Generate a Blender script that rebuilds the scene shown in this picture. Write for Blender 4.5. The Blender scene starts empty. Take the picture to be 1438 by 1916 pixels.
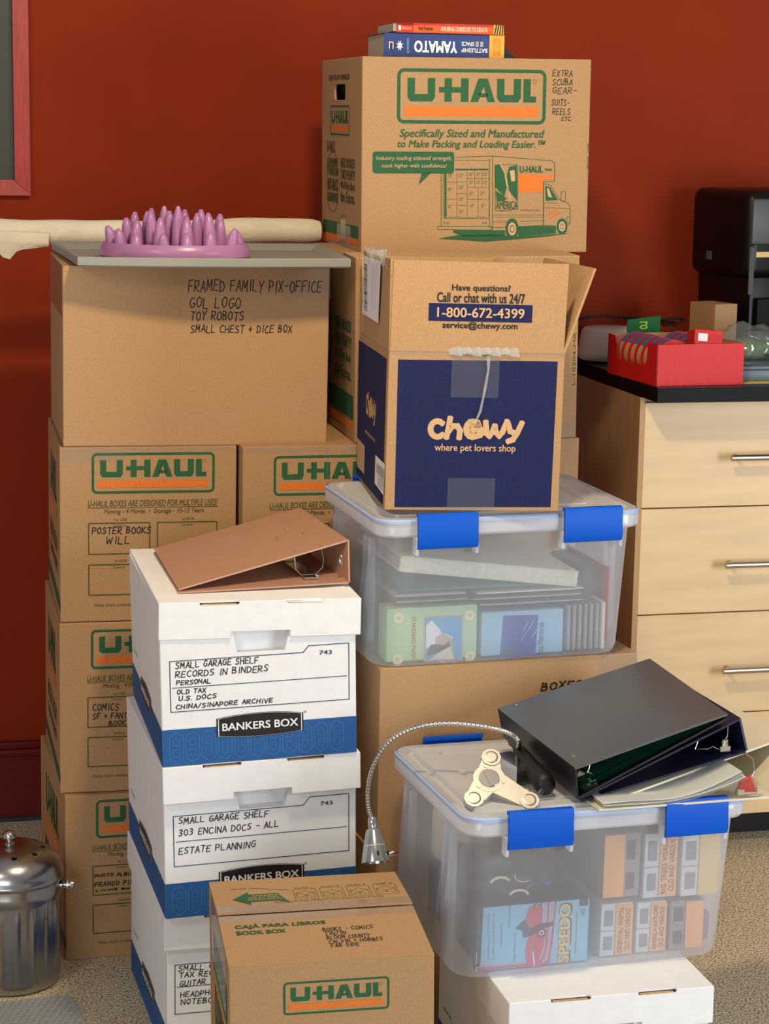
import bpy, bmesh, math, random
from mathutils import Vector, Matrix, Euler
random.seed(7)
D = bpy.data
col = bpy.context.scene.collection
scn = bpy.context.scene
rad = math.radians

# ------------------------------------------------------------------ camera, light, exposure
FPX, PITCH, ROLL, EYE = 3970.0, rad(10.35), rad(.945), Vector((0, 0, 1.564))
cf = Vector((0, math.cos(PITCH), -math.sin(PITCH)))
cu0 = Vector((0, math.sin(PITCH), math.cos(PITCH)))
cr = Vector((1, 0, 0)) * math.cos(ROLL) + cu0 * math.sin(ROLL)
cu = -Vector((1, 0, 0)) * math.sin(ROLL) + cu0 * math.cos(ROLL)
cam = D.objects.new('camera', D.cameras.new('camera'))
cam.data.sensor_fit = 'VERTICAL'; cam.data.sensor_height = 36; cam.data.lens = FPX / 1916 * 36
cam.data.clip_start = .05
cam.matrix_world = Matrix(((cr.x, cu.x, -cf.x, EYE.x), (cr.y, cu.y, -cf.y, EYE.y), (cr.z, cu.z, -cf.z, EYE.z), (0, 0, 0, 1)))
col.objects.link(cam); scn.camera = cam

def area(name, loc, aim, size, power, color, size_y=None):
    l = D.lights.new(name, 'AREA'); l.energy = power; l.color = color; l.size = size
    if size_y: l.shape = 'RECTANGLE'; l.size_y = size_y
    o = D.objects.new(name, l); o.location = loc
    o.rotation_euler = (Vector(aim) - Vector(loc)).to_track_quat('-Z', 'Y').to_euler()
    col.objects.link(o); return o
area('ceiling_lamp', (.04, 2.77, 2.36), (.1, 3.6, .6), .14, 21, (1, .78, .48))
area('ceiling_lamp', (-1.5, 1.2, 2.36), (-.2, 4, .8), .5, 14, (1, .90, .76))
area('window_light', (2.9, 1.5, 1.2), (.4, 4, .6), 1.1, 72, (.86, .93, 1), 1.5)
area('window_light', (-.9, -.6, .9), (.0, 4, .6), 1.6, 30, (.90, .95, 1), 1.4)
wd = D.worlds.new('world'); scn.world = wd; wd.use_nodes = True
wd.node_tree.nodes['Background'].inputs[0].default_value = (.95, .93, 1, 1)
wd.node_tree.nodes['Background'].inputs[1].default_value = .27
scn.view_settings.view_transform = 'Standard'; scn.view_settings.look = 'None'
scn.view_settings.exposure = 0.0; scn.view_settings.gamma = 1.0; scn.view_settings.use_curve_mapping = False

# ------------------------------------------------------------------ photo pixel -> point helpers
def ray(px, py): return cf + cr * ((px - 719) / FPX) - cu * ((py - 958) / FPX)
def at_z(px, py, z):
    d = ray(px, py); return EYE + d * ((z - EYE.z) / d.z)
def at_plane(px, py, P, n):
    d = ray(px, py); n = Vector(n); return EYE + d * ((Vector(P) - EYE).dot(n) / d.dot(n))
WA = rad(13.5); WO = Vector((-.8, 4.625, 0)); WX = Vector((math.cos(WA), math.sin(WA), 0)); WY = Vector((-math.sin(WA), math.cos(WA), 0))
WM = Matrix.Translation(WO) @ Matrix.Rotation(WA, 4, 'Z')
def at_wall(px, py, b): return at_plane(px, py, WO + WY * b, WY)
def W(a, b, z): return WO + WX * a + WY * b + Vector((0, 0, z))

# ------------------------------------------------------------------ materials
def srgb(r, g, b):
    f = lambda c: (c / 255 / 12.92 if c / 255 <= .04045 else ((c / 255 + .055) / 1.055) ** 2.4)
    return (f(r), f(g), f(b), 1)
def mat(name, rgb, rough=.6, metal=0, spec=.5, noise=None, bump=None, coat=0, extra=None):
    m = D.materials.new(name); m.use_nodes = True; nt = m.node_tree; b = nt.nodes['Principled BSDF']
    c = srgb(*rgb); b.inputs['Base Color'].default_value = c
    b.inputs['Roughness'].default_value = rough; b.inputs['Metallic'].default_value = metal
    b.inputs['Specular IOR Level'].default_value = spec; b.inputs['Coat Weight'].default_value = coat
    tc = nt.nodes.new('ShaderNodeTexCoord')
    if noise:                                   # (scale, amount, stretch xyz)
        sc, am, st = noise
        mp = nt.nodes.new('ShaderNodeMapping'); mp.inputs['Scale'].default_value = st; nt.links.new(tc.outputs['Object'], mp.inputs[0])
        n = nt.nodes.new('ShaderNodeTexNoise'); n.inputs['Scale'].default_value = sc; n.inputs['Detail'].default_value = 5; nt.links.new(mp.outputs[0], n.inputs['Vector'])
        r = nt.nodes.new('ShaderNodeValToRGB'); nt.links.new(n.outputs['Fac'], r.inputs[0])
        r.color_ramp.elements[0].position = .3; r.color_ramp.elements[1].position = .7
        r.color_ramp.elements[0].color = tuple(x * (1 - am) for x in c[:3]) + (1,)
        r.color_ramp.elements[1].color = tuple(min(1, x * (1 + am)) for x in c[:3]) + (1,)
        nt.links.new(r.outputs[0], b.inputs['Base Color'])
    if bump:
        sc, am, st = bump
        mp = nt.nodes.new('ShaderNodeMapping'); mp.inputs['Scale'].default_value = st; nt.links.new(tc.outputs['Object'], mp.inputs[0])
        n2 = nt.nodes.new('ShaderNodeTexNoise'); n2.inputs['Scale'].default_value = sc; n2.inputs['Detail'].default_value = 4; nt.links.new(mp.outputs[0], n2.inputs['Vector'])
        bp = nt.nodes.new('ShaderNodeBump'); bp.inputs['Strength'].default_value = am; bp.inputs['Distance'].default_value = .002
        nt.links.new(n2.outputs['Fac'], bp.inputs['Height']); nt.links.new(bp.outputs[0], b.inputs['Normal'])
    return m
def clear_mat(name, rgb, fac, rough=.25, gloss=.25, translucent=.5):
    m = D.materials.new(name); m.use_nodes = True; nt = m.node_tree; nt.nodes.clear()
    L = nt.links.new; N = nt.nodes.new
    out = N('ShaderNodeOutputMaterial'); tr = N('ShaderNodeBsdfTransparent'); tr.inputs[0].default_value = (.97, .98, 1, 1)
    df = N('ShaderNodeBsdfDiffuse'); df.inputs[0].default_value = srgb(*rgb)
    tl = N('ShaderNodeBsdfTranslucent'); tl.inputs[0].default_value = srgb(*rgb)
    gl = N('ShaderNodeBsdfGlossy'); gl.inputs['Roughness'].default_value = rough
    a = N('ShaderNodeMixShader'); a.inputs[0].default_value = translucent; L(df.outputs[0], a.inputs[1]); L(tl.outputs[0], a.inputs[2])
    b = N('ShaderNodeMixShader'); b.inputs[0].default_value = fac; L(tr.outputs[0], b.inputs[1]); L(a.outputs[0], b.inputs[2])
    lw = N('ShaderNodeLayerWeight'); lw.inputs[0].default_value = .5
    pw = N('ShaderNodeMath'); pw.operation = 'POWER'; pw.inputs[1].default_value = 4; L(lw.outputs['Facing'], pw.inputs[0])
    fr = N('ShaderNodeMath'); fr.operation = 'MULTIPLY_ADD'; fr.inputs[1].default_value = .5; fr.inputs[2].default_value = gloss * .16; L(pw.outputs[0], fr.inputs[0])
    c = N('ShaderNodeMixShader'); L(fr.outputs[0], c.inputs[0]); L(b.outputs[0], c.inputs[1]); L(gl.outputs[0], c.inputs[2])
    L(c.outputs[0], out.inputs[0]); return m
ONE = (1, 1, 1)
M = {}
M['kraft'] = mat('kraft_cardboard', (178, 141, 101), .85, spec=.15, noise=(420, .11, (1, 1, .6)), bump=(30, .15, (1, 1, 3)))
M['kraft_dark'] = mat('brown_cardboard', (184, 147, 107), .85, spec=.15, noise=(420, .10, (1, 1, .6)), bump=(25, .2, (1, 1, 3)))
M['kraft_edge'] = mat('cardboard_edge', (190, 156, 114), .9, noise=(300, .25, ONE))
M['green'] = mat('green_print', (36, 92, 52), .75, noise=(300, .14, ONE))
M['dgreen'] = mat('dark_green_print', (82, 84, 36), .8)
M['orange'] = mat('orange_print', (226, 118, 36), .75, noise=(300, .1, ONE))
M['navy'] = mat('navy_print', (34, 40, 80), .85, spec=.15, noise=(220, .12, ONE))
M['kraft_print'] = mat('kraft_letter', (205, 165, 120), .75)
M['ink'] = mat('black_marker_ink', (38, 30, 28), .6)
M['black'] = mat('black_print', (26, 25, 28), .5)
M['white_card'] = mat('white_card', (238, 238, 237), .7, spec=.3, noise=(40, .03, ONE), bump=(120, .08, ONE))
M['white_ink'] = mat('white_print', (238, 238, 240), .6)
M['bblue'] = mat('blue_print', (26, 88, 152), .6, noise=(60, .06, ONE))
M['bblue2'] = mat('light_blue_print', (58, 118, 176), .6)
M['slate'] = mat('slate_ink', (52, 62, 86), .6)
M['red_paint'] = mat('red_wall_paint', (148, 52, 24), .8, spec=.12, noise=(7, .05, ONE), bump=(110, .35, ONE))
M['trim_paint'] = mat('red_gloss_trim_paint', (112, 26, 20), .3, noise=(9, .12, (1, 1, 4)))
M['frame_wood'] = mat('red_stained_wood', (178, 58, 50), .4, noise=(40, .22, (6, 6, .6)))
M['mat_board'] = mat('dark_green_board', (62, 64, 54), .5, noise=(90, .08, ONE))
M['linen'] = mat('cream_cloth', (235, 225, 200), .95, noise=(28, .07, (.3, 3, 3)), bump=(120, .6, (1, 4, 4)))
M['tray'] = mat('grey_tray_plastic', (150, 150, 142), .5)
M['pink'] = mat('pink_purple_plastic', (178, 122, 170), .3, noise=(14, .05, ONE))
M['black_matte'] = mat('black_matte_plastic', (14, 14, 15), .45)
M['blue_plastic'] = mat('blue_latch_plastic', (0, 86, 200), .45, spec=.2)
M['gasket'] = mat('pale_blue_gasket', (168, 188, 224), .5)
M['bin'] = clear_mat('milky_clear_plastic', (247, 249, 255), .50, .3, .2, .72)
M['bin_lid'] = clear_mat('milky_lid_plastic', (240, 240, 240), .74, .25, .2, .25)
M['bin_rim'] = clear_mat('clear_rim_plastic', (242, 245, 252), .62, .18, .25, .35)
M['tape'] = clear_mat('clear_packing_tape', (240, 238, 230), .035, .15, .08, .2)
M['sleeve'] = clear_mat('clear_page_sleeve', (235, 238, 236), .45, .2, .3)
M['rose'] = mat('rose_gold_cover', (186, 140, 116), .42, metal=.1, noise=(50, .04, ONE))
M['rose_in'] = mat('rose_inner_cover', (138, 96, 88), .35, metal=.2)
M['steel'] = mat('polished_steel', (205, 204, 200), .18, metal=1)
M['nickel'] = mat('brushed_nickel', (196, 188, 176), .3, metal=1)
M['pail'] = mat('brushed_stainless', (176, 176, 176), .26, metal=1, noise=(60, .08, (1, 1, 20)), bump=(90, .1, (1, 1, .1)))
M['cast'] = mat('cast_aluminium', (190, 186, 178), .36, metal=.55, noise=(50, .06, ONE))
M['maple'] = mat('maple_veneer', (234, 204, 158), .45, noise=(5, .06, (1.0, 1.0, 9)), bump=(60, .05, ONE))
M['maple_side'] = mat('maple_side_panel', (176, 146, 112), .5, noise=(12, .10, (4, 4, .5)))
M['maple_edge'] = mat('maple_edge_banding', (188, 150, 102), .5)
M['counter'] = mat('black_laminate', (14, 15, 17), .5, spec=.15)
M['counter_top'] = mat('black_laminate_top', (24, 23, 23), .35, spec=.3)
M['red_card'] = mat('red_corrugated_card', (214, 28, 30), .55, noise=(30, .07, (8, 1, 1)))
M['inner_card'] = mat('tan_inner_card', (196, 164, 128), .8)
M['router'] = mat('white_glossy_plastic', (222, 214, 200), .35)
M['green_card'] = mat('green_card', (20, 108, 52), .5)
M['lime'] = mat('lime_letter', (150, 196, 70), .5)
M['plug'] = mat('black_printer_plastic', (10, 8, 8), .4, spec=.3)
M['plug_grey'] = mat('grey_printer_plastic', (74, 76, 76), .45)
M['bag'] = clear_mat('clear_poly_bag', (215, 228, 215), .12, .08, .6, .3)
M['moss'] = mat('green_wrap', (96, 120, 74), .7, noise=(60, .3, ONE))
M['greybox'] = mat('grey_blue_plastic', (96, 112, 122), .4)
M['yellow_paper'] = mat('yellow_paper', (232, 216, 110), .8)
M['grey_sheen_cover'] = mat('black_vinyl_painted_sheen', (88, 89, 90), .3, spec=.7, noise=(6, .06, ONE))  # black vinyl with its reflected sheen put into a grey base colour
M['black_vinyl'] = mat('black_vinyl', (20, 20, 22), .4)
M['navy_vinyl'] = mat('navy_vinyl', (22, 26, 54), .38)
M['green_sheet'] = mat('dark_green_sheet', (24, 72, 50), .3)
M['cream_cover'] = mat('cream_cover', (226, 216, 188), .5, noise=(12, .05, ONE))
M['white_page'] = mat('white_page', (232, 232, 226), .6)
M['red_lever'] = mat('red_plastic_lever', (172, 60, 46), .4)
M['bulb'] = mat('frosted_lens', (205, 205, 208), .25, metal=.5)
M['rubber'] = mat('black_rubber_grip', (16, 16, 17), .5)
M['matgrey'] = mat('grey_textured_mat', (158, 158, 158), .8, noise=(120, .1, ONE))
M['gap_shade'] = mat('floor_gap_shade', (60, 60, 66), .8)  # dark tone painting the shade of the gap at the floor
M['pages'] = mat('aged_book_pages', (178, 168, 150), .9, noise=(500, .2, (.05, .05, 3)))
M['book_blue'] = mat('blue_book_cover', (44, 66, 128), .35)
M['book_yellow'] = mat('yellow_book_cover', (232, 176, 60), .35)
M['book_orange'] = mat('orange_book_cover', (232, 96, 30), .35)
M['book_red'] = mat('red_book_cover', (200, 44, 40), .35)
M['spk'] = mat('speckled_cream_cover', (226, 224, 204), .7, noise=(160, .14, ONE))
M['teal'] = mat('teal_cover', (66, 130, 128), .5)
M['album_green'] = mat('pale_green_cover', (184, 216, 170), .5)
M['album_blue'] = mat('pale_blue_cover', (164, 202, 228), .5)
M['flower'] = mat('cream_flower_print', (236, 236, 196), .6)
M['sky'] = mat('photo_sky_blue', (82, 164, 216), .5)
M['dusk'] = mat('photo_dusk_blue', (70, 84, 162), .5)
M['skin'] = mat('photo_skin_tone', (206, 160, 140), .6)
M['album_spine'] = mat('grey_album_spine', (170, 166, 164), .5, noise=(70, .1, (8, 1, 1)))
M['dvd_blue'] = mat('light_blue_sleeve', (132, 190, 216), .4)
M['dvd_red'] = mat('red_sleeve_print', (202, 52, 76), .4)
M['dvd_pink'] = mat('pink_sleeve_print', (226, 150, 166), .4)
M['gold'] = mat('gold_sleeve_letters', (232, 196, 92), .5)
M['orange_label'] = mat('orange_paper_label', (240, 176, 112), .7)
M['manila'] = mat('manila_label', (228, 196, 128), .7)
M['slide_white'] = mat('white_slide_tray', (214, 218, 222), .5)
M['slide_grey'] = mat('grey_slide_tray', (130, 142, 154), .5)
M['clutter'] = mat('dark_clutter', (62, 62, 70), .4, noise=(22, .8, ONE))
M['purple'] = mat('purple_wrap', (130, 116, 170), .5)
# carpet
m = mat('speckled_carpet', (150, 142, 128), 1, spec=.1); M['carpet'] = m
nt = m.node_tree; b = nt.nodes['Principled BSDF']; tc = nt.nodes.new('ShaderNodeTexCoord')
n1 = nt.nodes.new('ShaderNodeTexNoise'); n1.inputs['Scale'].default_value = 210; n1.inputs['Detail'].default_value = 3; nt.links.new(tc.outputs['Object'], n1.inputs['Vector'])
rp = nt.nodes.new('ShaderNodeValToRGB'); nt.links.new(n1.outputs['Fac'], rp.inputs[0])
rp.color_ramp.elements[0].position = .36; rp.color_ramp.elements[0].color = srgb(138, 124, 102)
rp.color_ramp.elements[1].position = .66; rp.color_ramp.elements[1].color = srgb(236, 222, 194)
e = rp.color_ramp.elements.new(.5); e.color = srgb(212, 196, 166)
nt.links.new(rp.outputs[0], b.inputs['Base Color'])
bp = nt.nodes.new('ShaderNodeBump'); bp.inputs['Strength'].default_value = .9; bp.inputs['Distance'].default_value = .006
nt.links.new(n1.outputs['Fac'], bp.inputs['Height']); nt.links.new(bp.outputs[0], b.inputs['Normal'])

# ------------------------------------------------------------------ mesh builder
class G:
    def __init__(s): s.v = []; s.f = []; s.m = []; s.mats = []
    def mi(s, name):
        if name not in s.mats: s.mats.append(name)
        return s.mats.index(name)
    def add(s, vs, fs, mt, X=None):
        k = len(s.v); i = s.mi(mt)
        s.v += [tuple(X @ Vector(p)) if X else tuple(p) for p in vs]
        for f in fs: s.f.append([k + j for j in f]); s.m.append(i)
        return s
    def bm(s, bm_, mt, X=None):
        bm_.verts.ensure_lookup_table(); bm_.verts.index_update()
        s.add([v.co.copy() for v in bm_.verts], [[v.index for v in f.verts] for f in bm_.faces], mt, X); bm_.free(); return s
    def box(s, x0, y0, z0, x1, y1, z1, mt, bev=0, X=None, seg=1):
        b_ = bmesh.new(); bmesh.ops.create_cube(b_, size=1)
        bmesh.ops.scale(b_, vec=(x1 - x0, y1 - y0, z1 - z0), verts=b_.verts)
        bmesh.ops.translate(b_, vec=((x0 + x1) / 2, (y0 + y1) / 2, (z0 + z1) / 2), verts=b_.verts)
        if bev: bmesh.ops.bevel(b_, geom=b_.edges[:], offset=bev, segments=seg, affect='EDGES', profile=.5)
        return s.bm(b_, mt, X)
    def prism(s, pts, h, mt, X=None, taper=1.0):     # polygon in xy extruded along z from 0 to h
        n = len(pts); cx = sum(p[0] for p in pts) / n; cy = sum(p[1] for p in pts) / n
        v = [(p[0], p[1], 0) for p in pts] + [(cx + (p[0] - cx) * taper, cy + (p[1] - cy) * taper, h) for p in pts]
        f = [list(range(n))[::-1], [n + i for i in range(n)]] + [[i, (i + 1) % n, n + (i + 1) % n, n + i] for i in range(n)]
        return s.add(v, f, mt, X)
    def panel(s, p, t, mt):                          # sheet on 4 corners with thickness t against its normal
        p = [Vector(q) for q in p]; n = (p[1] - p[0]).cross(p[3] - p[0]).normalized() * t
        v = p + [q - n for q in p]
        return s.add(v, [[0, 1, 2, 3], [7, 6, 5, 4], [0, 4, 5, 1], [1, 5, 6, 2], [2, 6, 7, 3], [3, 7, 4, 0]], mt)
    def lathe(s, prof, mt, X=None, n=40, caps=True, wob=None):
        v = []; f = []
        for i in range(n):
            a = 2 * math.pi * i / n
            for (r, z) in prof:
                rr = r * (wob(a, z) if wob else 1); v.append((rr * math.cos(a), rr * math.sin(a), z))
        k = len(prof)
        for i in range(n):
            j = (i + 1) % n
            for q in range(k - 1): f.append([i * k + q, j * k + q, j * k + q + 1, i * k + q + 1])
        if caps:
            f.append([i * k for i in range(n)][::-1]); f.append([i * k + k - 1 for i in range(n)])
        return s.add(v, f, mt, X)
    def tube(s, pts, r, mt, n=10, ripple=None):
        pts = [Vector(p) for p in pts]; v = []; f = []; up = Vector((.013, .02, 1)).normalized(); prev = None
        for i, p in enumerate(pts):
            t = (pts[min(i + 1, len(pts) - 1)] - pts[max(i - 1, 0)]).normalized()
            if prev is None: a = t.orthogonal().normalized()
            else: a = (prev - t * prev.dot(t)).normalized()
            prev = a; b_ = t.cross(a); rr = (r[i] if isinstance(r, (list, tuple)) else r) * (ripple[i % len(ripple)] if ripple else 1)
            for k in range(n):
                an = 2 * math.pi * k / n; v.append(p + (a * math.cos(an) + b_ * math.sin(an)) * rr)
        for i in range(len(pts) - 1):
            for k in range(n):
                f.append([i * n + k, i * n + (k + 1) % n, (i + 1) * n + (k + 1) % n, (i + 1) * n + k])
        f.append(list(range(n))[::-1]); f.append([(len(pts) - 1) * n + k for k in range(n)])
        return s.add(v, f, mt)
    def build(s, name, parent=None, smooth=None):
        me = D.meshes.new(name); me.from_pydata(s.v, [], s.f)
        for n_ in s.mats: me.materials.append(M[n_])
        me.polygons.foreach_set('material_index', s.m)
        if smooth:
            me.polygons.foreach_set('use_smooth', [True] * len(s.f)); me.set_sharp_from_angle(angle=rad(smooth))
        me.update(); o = D.objects.new(name, me); col.objects.link(o); o.parent = parent; return o
def rrect(w, h, r, n=6, cx=0, cy=0):
    p = []
    for (sx, sy, a0) in ((1, 1, 0), (-1, 1, 90), (-1, -1, 180), (1, -1, 270)):
        for i in range(n + 1):
            a = rad(a0 + 90 * i / n); p.append((cx + sx * (w / 2 - r) + r * math.cos(a), cy + sy * (h / 2 - r) + r * math.sin(a)))
    return p
def carve(o, cutters):                               # cut real holes out of a mesh, then drop the tools
    for c in cutters:
        md_ = o.modifiers.new('cut', 'BOOLEAN'); md_.object = c; md_.operation = 'DIFFERENCE'; md_.solver = 'EXACT'
    bpy.context.view_layer.update()
    dg = bpy.context.evaluated_depsgraph_get()
    me = D.meshes.new_from_object(o.evaluated_get(dg)); o.modifiers.clear(); old = o.data; o.data = me
    me.name = o.name
    for c in cutters: D.objects.remove(c, do_unlink=True)
    return o
def tag(o, label=None, cat=None, group=None, kind=None):
    if label: o['label'] = label
    if cat: o['category'] = cat
    if group: o['group'] = group
    if kind: o['kind'] = kind
    return o
def thing(name, label, cat, mtx=None, group=None):
    o = D.objects.new(name, None); col.objects.link(o); o.empty_display_size = .05
    if mtx: o.matrix_world = mtx
    return tag(o, label, cat, group)
def mtx(x, y, z, rx=0, ry=0, rz=0): return Matrix.Translation((x, y, z)) @ Euler((rad(rx), rad(ry), rad(rz)), 'XYZ').to_matrix().to_4x4()

# ------------------------------------------------------------------ printing on faces
class Face:                                           # a printable plane in an object's local space
    def __init__(s, g, base, o, u, v):                # base: world matrix of the part
        s.g = g; s.base = base; s.o = Vector(o); s.u = Vector(u); s.v = Vector(v); s.n = s.u.cross(s.v); s.k = 0
    def px(s, x, y):                                  # where a point seen in the photo falls on this face
        o = s.base @ s.o; n = s.base.to_3x3() @ s.n; P = s.base.inverted() @ at_plane(x, y, o, n) - s.o
        return (P.dot(s.u), P.dot(s.v))
    def put(s, vs, fs, mt, lift=.0005):
        s.g.add([s.o + s.u * a + s.v * b_ + s.n * lift for a, b_ in vs], fs, mt)
    def rect(s, a, b_, mt, lift=.0005):
        (x0, y0), (x1, y1) = a, b_; s.put([(x0, y0), (x1, y0), (x1, y1), (x0, y1)], [[0, 1, 2, 3]], mt, lift)
    def poly(s, pts, mt, lift=.0005): s.put(pts, [list(range(len(pts)))], mt, lift)
    def line(s, pts, w, mt, lift=.0005, closed=False):
        pts = list(pts) + ([pts[0]] if closed else [])
        for a, b_ in zip(pts, pts[1:]):
            dx, dy = b_[0] - a[0], b_[1] - a[1]; L = math.hypot(dx, dy) or 1e-6
            nx, ny = -dy / L * w / 2, dx / L * w / 2; ex, ey = dx / L * w * .35, dy / L * w * .35
            s.put([(a[0] - nx - ex, a[1] - ny - ey), (b_[0] - nx + ex, b_[1] - ny + ey), (b_[0] + nx + ex, b_[1] + ny + ey), (a[0] + nx - ex, a[1] + ny - ey)], [[0, 1, 2, 3]], mt, lift)
    def ring(s, a, b_, r, w, mt, lift=.0005):
        (x0, y0), (x1, y1) = a, b_
        o_ = rrect(x1 - x0, y1 - y0, r, 6, (x0 + x1) / 2, (y0 + y1) / 2); i_ = rrect(x1 - x0 - 2 * w, y1 - y0 - 2 * w, max(r - w, .0005), 6, (x0 + x1) / 2, (y0 + y1) / 2)
        n = len(o_); s.put(o_ + i_, [[k, (k + 1) % n, n + (k + 1) % n, n + k] for k in range(n)], mt, lift)
    def frame(s, a, b_, w, mt): s.ring(a, b_, w * 1.01, w, mt)
    def text(s, txt, a, b_, mt, bold=0, shear=0, lift=.0006, rot=0):
        vs, fs = glyphs(txt, bold, shear)
        if not vs: return
        xs = [p[0] for p in vs]; ys = [p[1] for p in vs]; X0, X1, Y0, Y1 = min(xs), max(xs), min(ys), max(ys)
        q = [((p[0] - X0) / (X1 - X0), (p[1] - Y0) / (Y1 - Y0)) for p in vs]
        if rot == 90: q = [(1 - y, x) for x, y in q]
        if rot == -90: q = [(y, 1 - x) for x, y in q]
        if rot == 180: q = [(1 - x, 1 - y) for x, y in q]
        q = [(a[0] + x * (b_[0] - a[0]), a[1] + y * (b_[1] - a[1])) for x, y in q]
        nc = 5 if bold else 1; nv = len(q) // nc; nf = len(fs) // nc
        for k in range(nc): s.put(q[k * nv:(k + 1) * nv], [[j - k * nv for j in f] for f in fs[k * nf:(k + 1) * nf]], mt, lift + .00006 * k)
    def tpx(s, txt, p, q, mt, **k):                   # text between photo points (lower-left, upper-right)
        s.text(txt, s.px(*p), s.px(*q), mt, **k)
    def hand(s, txt, p, q, w=.0018, mt='ink', seed=1, h=None):  # handwriting between photo points
        a, b_ = s.px(*p), s.px(*q); rnd = random.Random(seed)
        if h: b_ = (s.px(q[0], p[1])[0], s.px(p[0], p[1] - h)[1])
        W_ = sum(ADV.get(c, 5.2) for c in txt); sx = (b_[0] - a[0]) / W_; sy = (b_[1] - a[1]) / 6; x = 0
        for c in txt:
            jy = rnd.uniform(-.5, .5)
            for st in HAND.get(c, []):
                s.line([(a[0] + (x + px_ + py_ * .12 + rnd.uniform(-.16, .16)) * sx, a[1] + (py_ + jy + rnd.uniform(-.2, .2)) * sy) for px_, py_ in st], w, mt, .0006)
            x += ADV.get(c, 5.2)
_gc = {}
def glyphs(txt, bold, shear):
    k = (txt, bold, shear)
    if k not in _gc:
        c = D.curves.new('t', 'FONT'); c.body = txt; c.size = 1; c.shear = shear; c.resolution_u = 3; c.dimensions = '2D'; c.fill_mode = 'BOTH'
        o = D.objects.new('t', c); me = D.meshes.new_from_object(o)
        vs = [(v.co.x, v.co.y) for v in me.vertices]; fs = [list(p.vertices) for p in me.polygons]; V = []; P = []
        for dx, dy in (((-1, -.6), (0, 0), (1, .6), (-1, .6), (1, -.6)) if bold else ((0, 0),)):
            n0 = len(V); V += [(x + dx * bold * .8, y + dy * bold * .8) for x, y in vs]; P += [[j + n0 for j in f] for f in fs]
        _gc[k] = (V, P)
        D.objects.remove(o); D.curves.remove(c); D.meshes.remove(me)
    return _gc[k]
HAND = {'A': [[(0, 0), (2, 6), (4, 0)], [(.8, 2.2), (3.4, 2.2)]], 'B': [[(0, 0), (0, 6), (2.6, 5.4), (2.4, 3.6), (0, 3.2), (3.4, 2.4), (3, .4), (0, 0)]],
 'C': [[(3.6, 5.2), (2.2, 6), (.6, 4.8), (0, 2.8), (.8, .6), (2.4, 0), (3.8, .7)]], 'D': [[(0, 0), (0, 6), (2.6, 5.2), (3.8, 3), (2.6, .6), (0, 0)]],
 'E': [[(3.6, 6), (.4, 5.8), (0, 0), (3.6, .1)], [(.2, 3), (3, 3.1)]], 'F': [[(3.8, 6), (.2, 5.8), (0, 0)], [(.2, 3), (3, 3.1)]],
 'G': [[(3.6, 5.2), (2, 6), (.4, 4.6), (.1, 1.8), (1.6, 0), (3.6, 1), (3.6, 2.8), (2.2, 2.8)]], 'H': [[(0, 0), (0, 6)], [(3.6, 0), (3.6, 6)], [(0, 3), (3.6, 3.2)]],
 'I': [[(1, 0), (1, 6)]], 'J': [[(3, 6), (3, 1.2), (1.6, 0), (.2, 1)]], 'K': [[(0, 0), (0, 6)], [(3.6, 6), (.2, 2.8), (3.8, 0)]], 'L': [[(0, 6), (0, .2), (3.4, 0)]],
 'M': [[(0, 0), (.4, 6), (2.1, 2), (3.8, 6), (4.2, 0)]], 'N': [[(0, 0), (0, 6), (3.6, 0), (3.6, 6)]], 'O': [[(1.8, 6), (.2, 4.6), (.1, 1.6), (1.8, 0), (3.5, 1.4), (3.5, 4.6), (1.8, 6)]],
 'P': [[(0, 0), (0, 6), (3, 5.6), (3.4, 4), (2.6, 2.8), (0, 2.6)]], 'R': [[(0, 0), (0, 6), (3, 5.6), (3.2, 4), (2.4, 3), (.2, 2.8), (3.8, 0)]],
 'S': [[(3.6, 5.4), (2, 6), (.4, 5), (.8, 3.6), (2.8, 2.8), (3.4, 1.2), (1.8, 0), (0, .6)]], 'T': [[(0, 6), (4, 5.9)], [(2, 6), (1.9, 0)]],
 'U': [[(0, 6), (.2, 1), (1.8, 0), (3.4, 1), (3.6, 6)]], 'V': [[(0, 6), (1.8, 0), (3.8, 6)]], 'W': [[(0, 6), (1, 0), (2.2, 4), (3.4, 0), (4.6, 6)]],
 'X': [[(0, 6), (3.6, 0)], [(3.6, 6), (0, 0)]], 'Y': [[(0, 6), (1.8, 3), (3.8, 6)], [(1.8, 3), (1.4, 0)]], 'Q': [[(1.8, 6), (.1, 3), (1.8, 0), (3.5, 3), (1.8, 6)], [(2, 1.6), (4, -.4)]],
 'Z': [[(0, 6), (3.6, 6), (0, 0), (3.6, 0)]], '-': [[(.4, 3), (3.2, 3.1)]], '+': [[(.2, 3), (3.4, 3)], [(1.8, 1.2), (1.8, 4.8)]], '/': [[(0, -.3), (2.6, 6.3)]], '.': [[(.3, 0), (.7, .2)]],
 '0': [[(1.8, 6), (.2, 4.6), (.1, 1.6), (1.8, 0), (3.3, 1.4), (3.3, 4.6), (1.8, 6)]], '3': [[(.2, 5.6), (2.4, 6), (3, 4.4), (1.2, 3.2), (3.2, 2.2), (2.4, .2), (0, .2)]],
 'o': [[(1.6, 3.4), (.2, 2), (1.6, 0), (3, 1.8), (1.6, 3.4)]], 'x': [[(0, 3.4), (2.8, 0)], [(2.8, 3.4), (0, 0)]]}
ADV = {' ': 3.6, 'I': 3, '.': 2, '-': 4.6, '/': 4, 'M': 6, 'W': 6.2}
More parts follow.
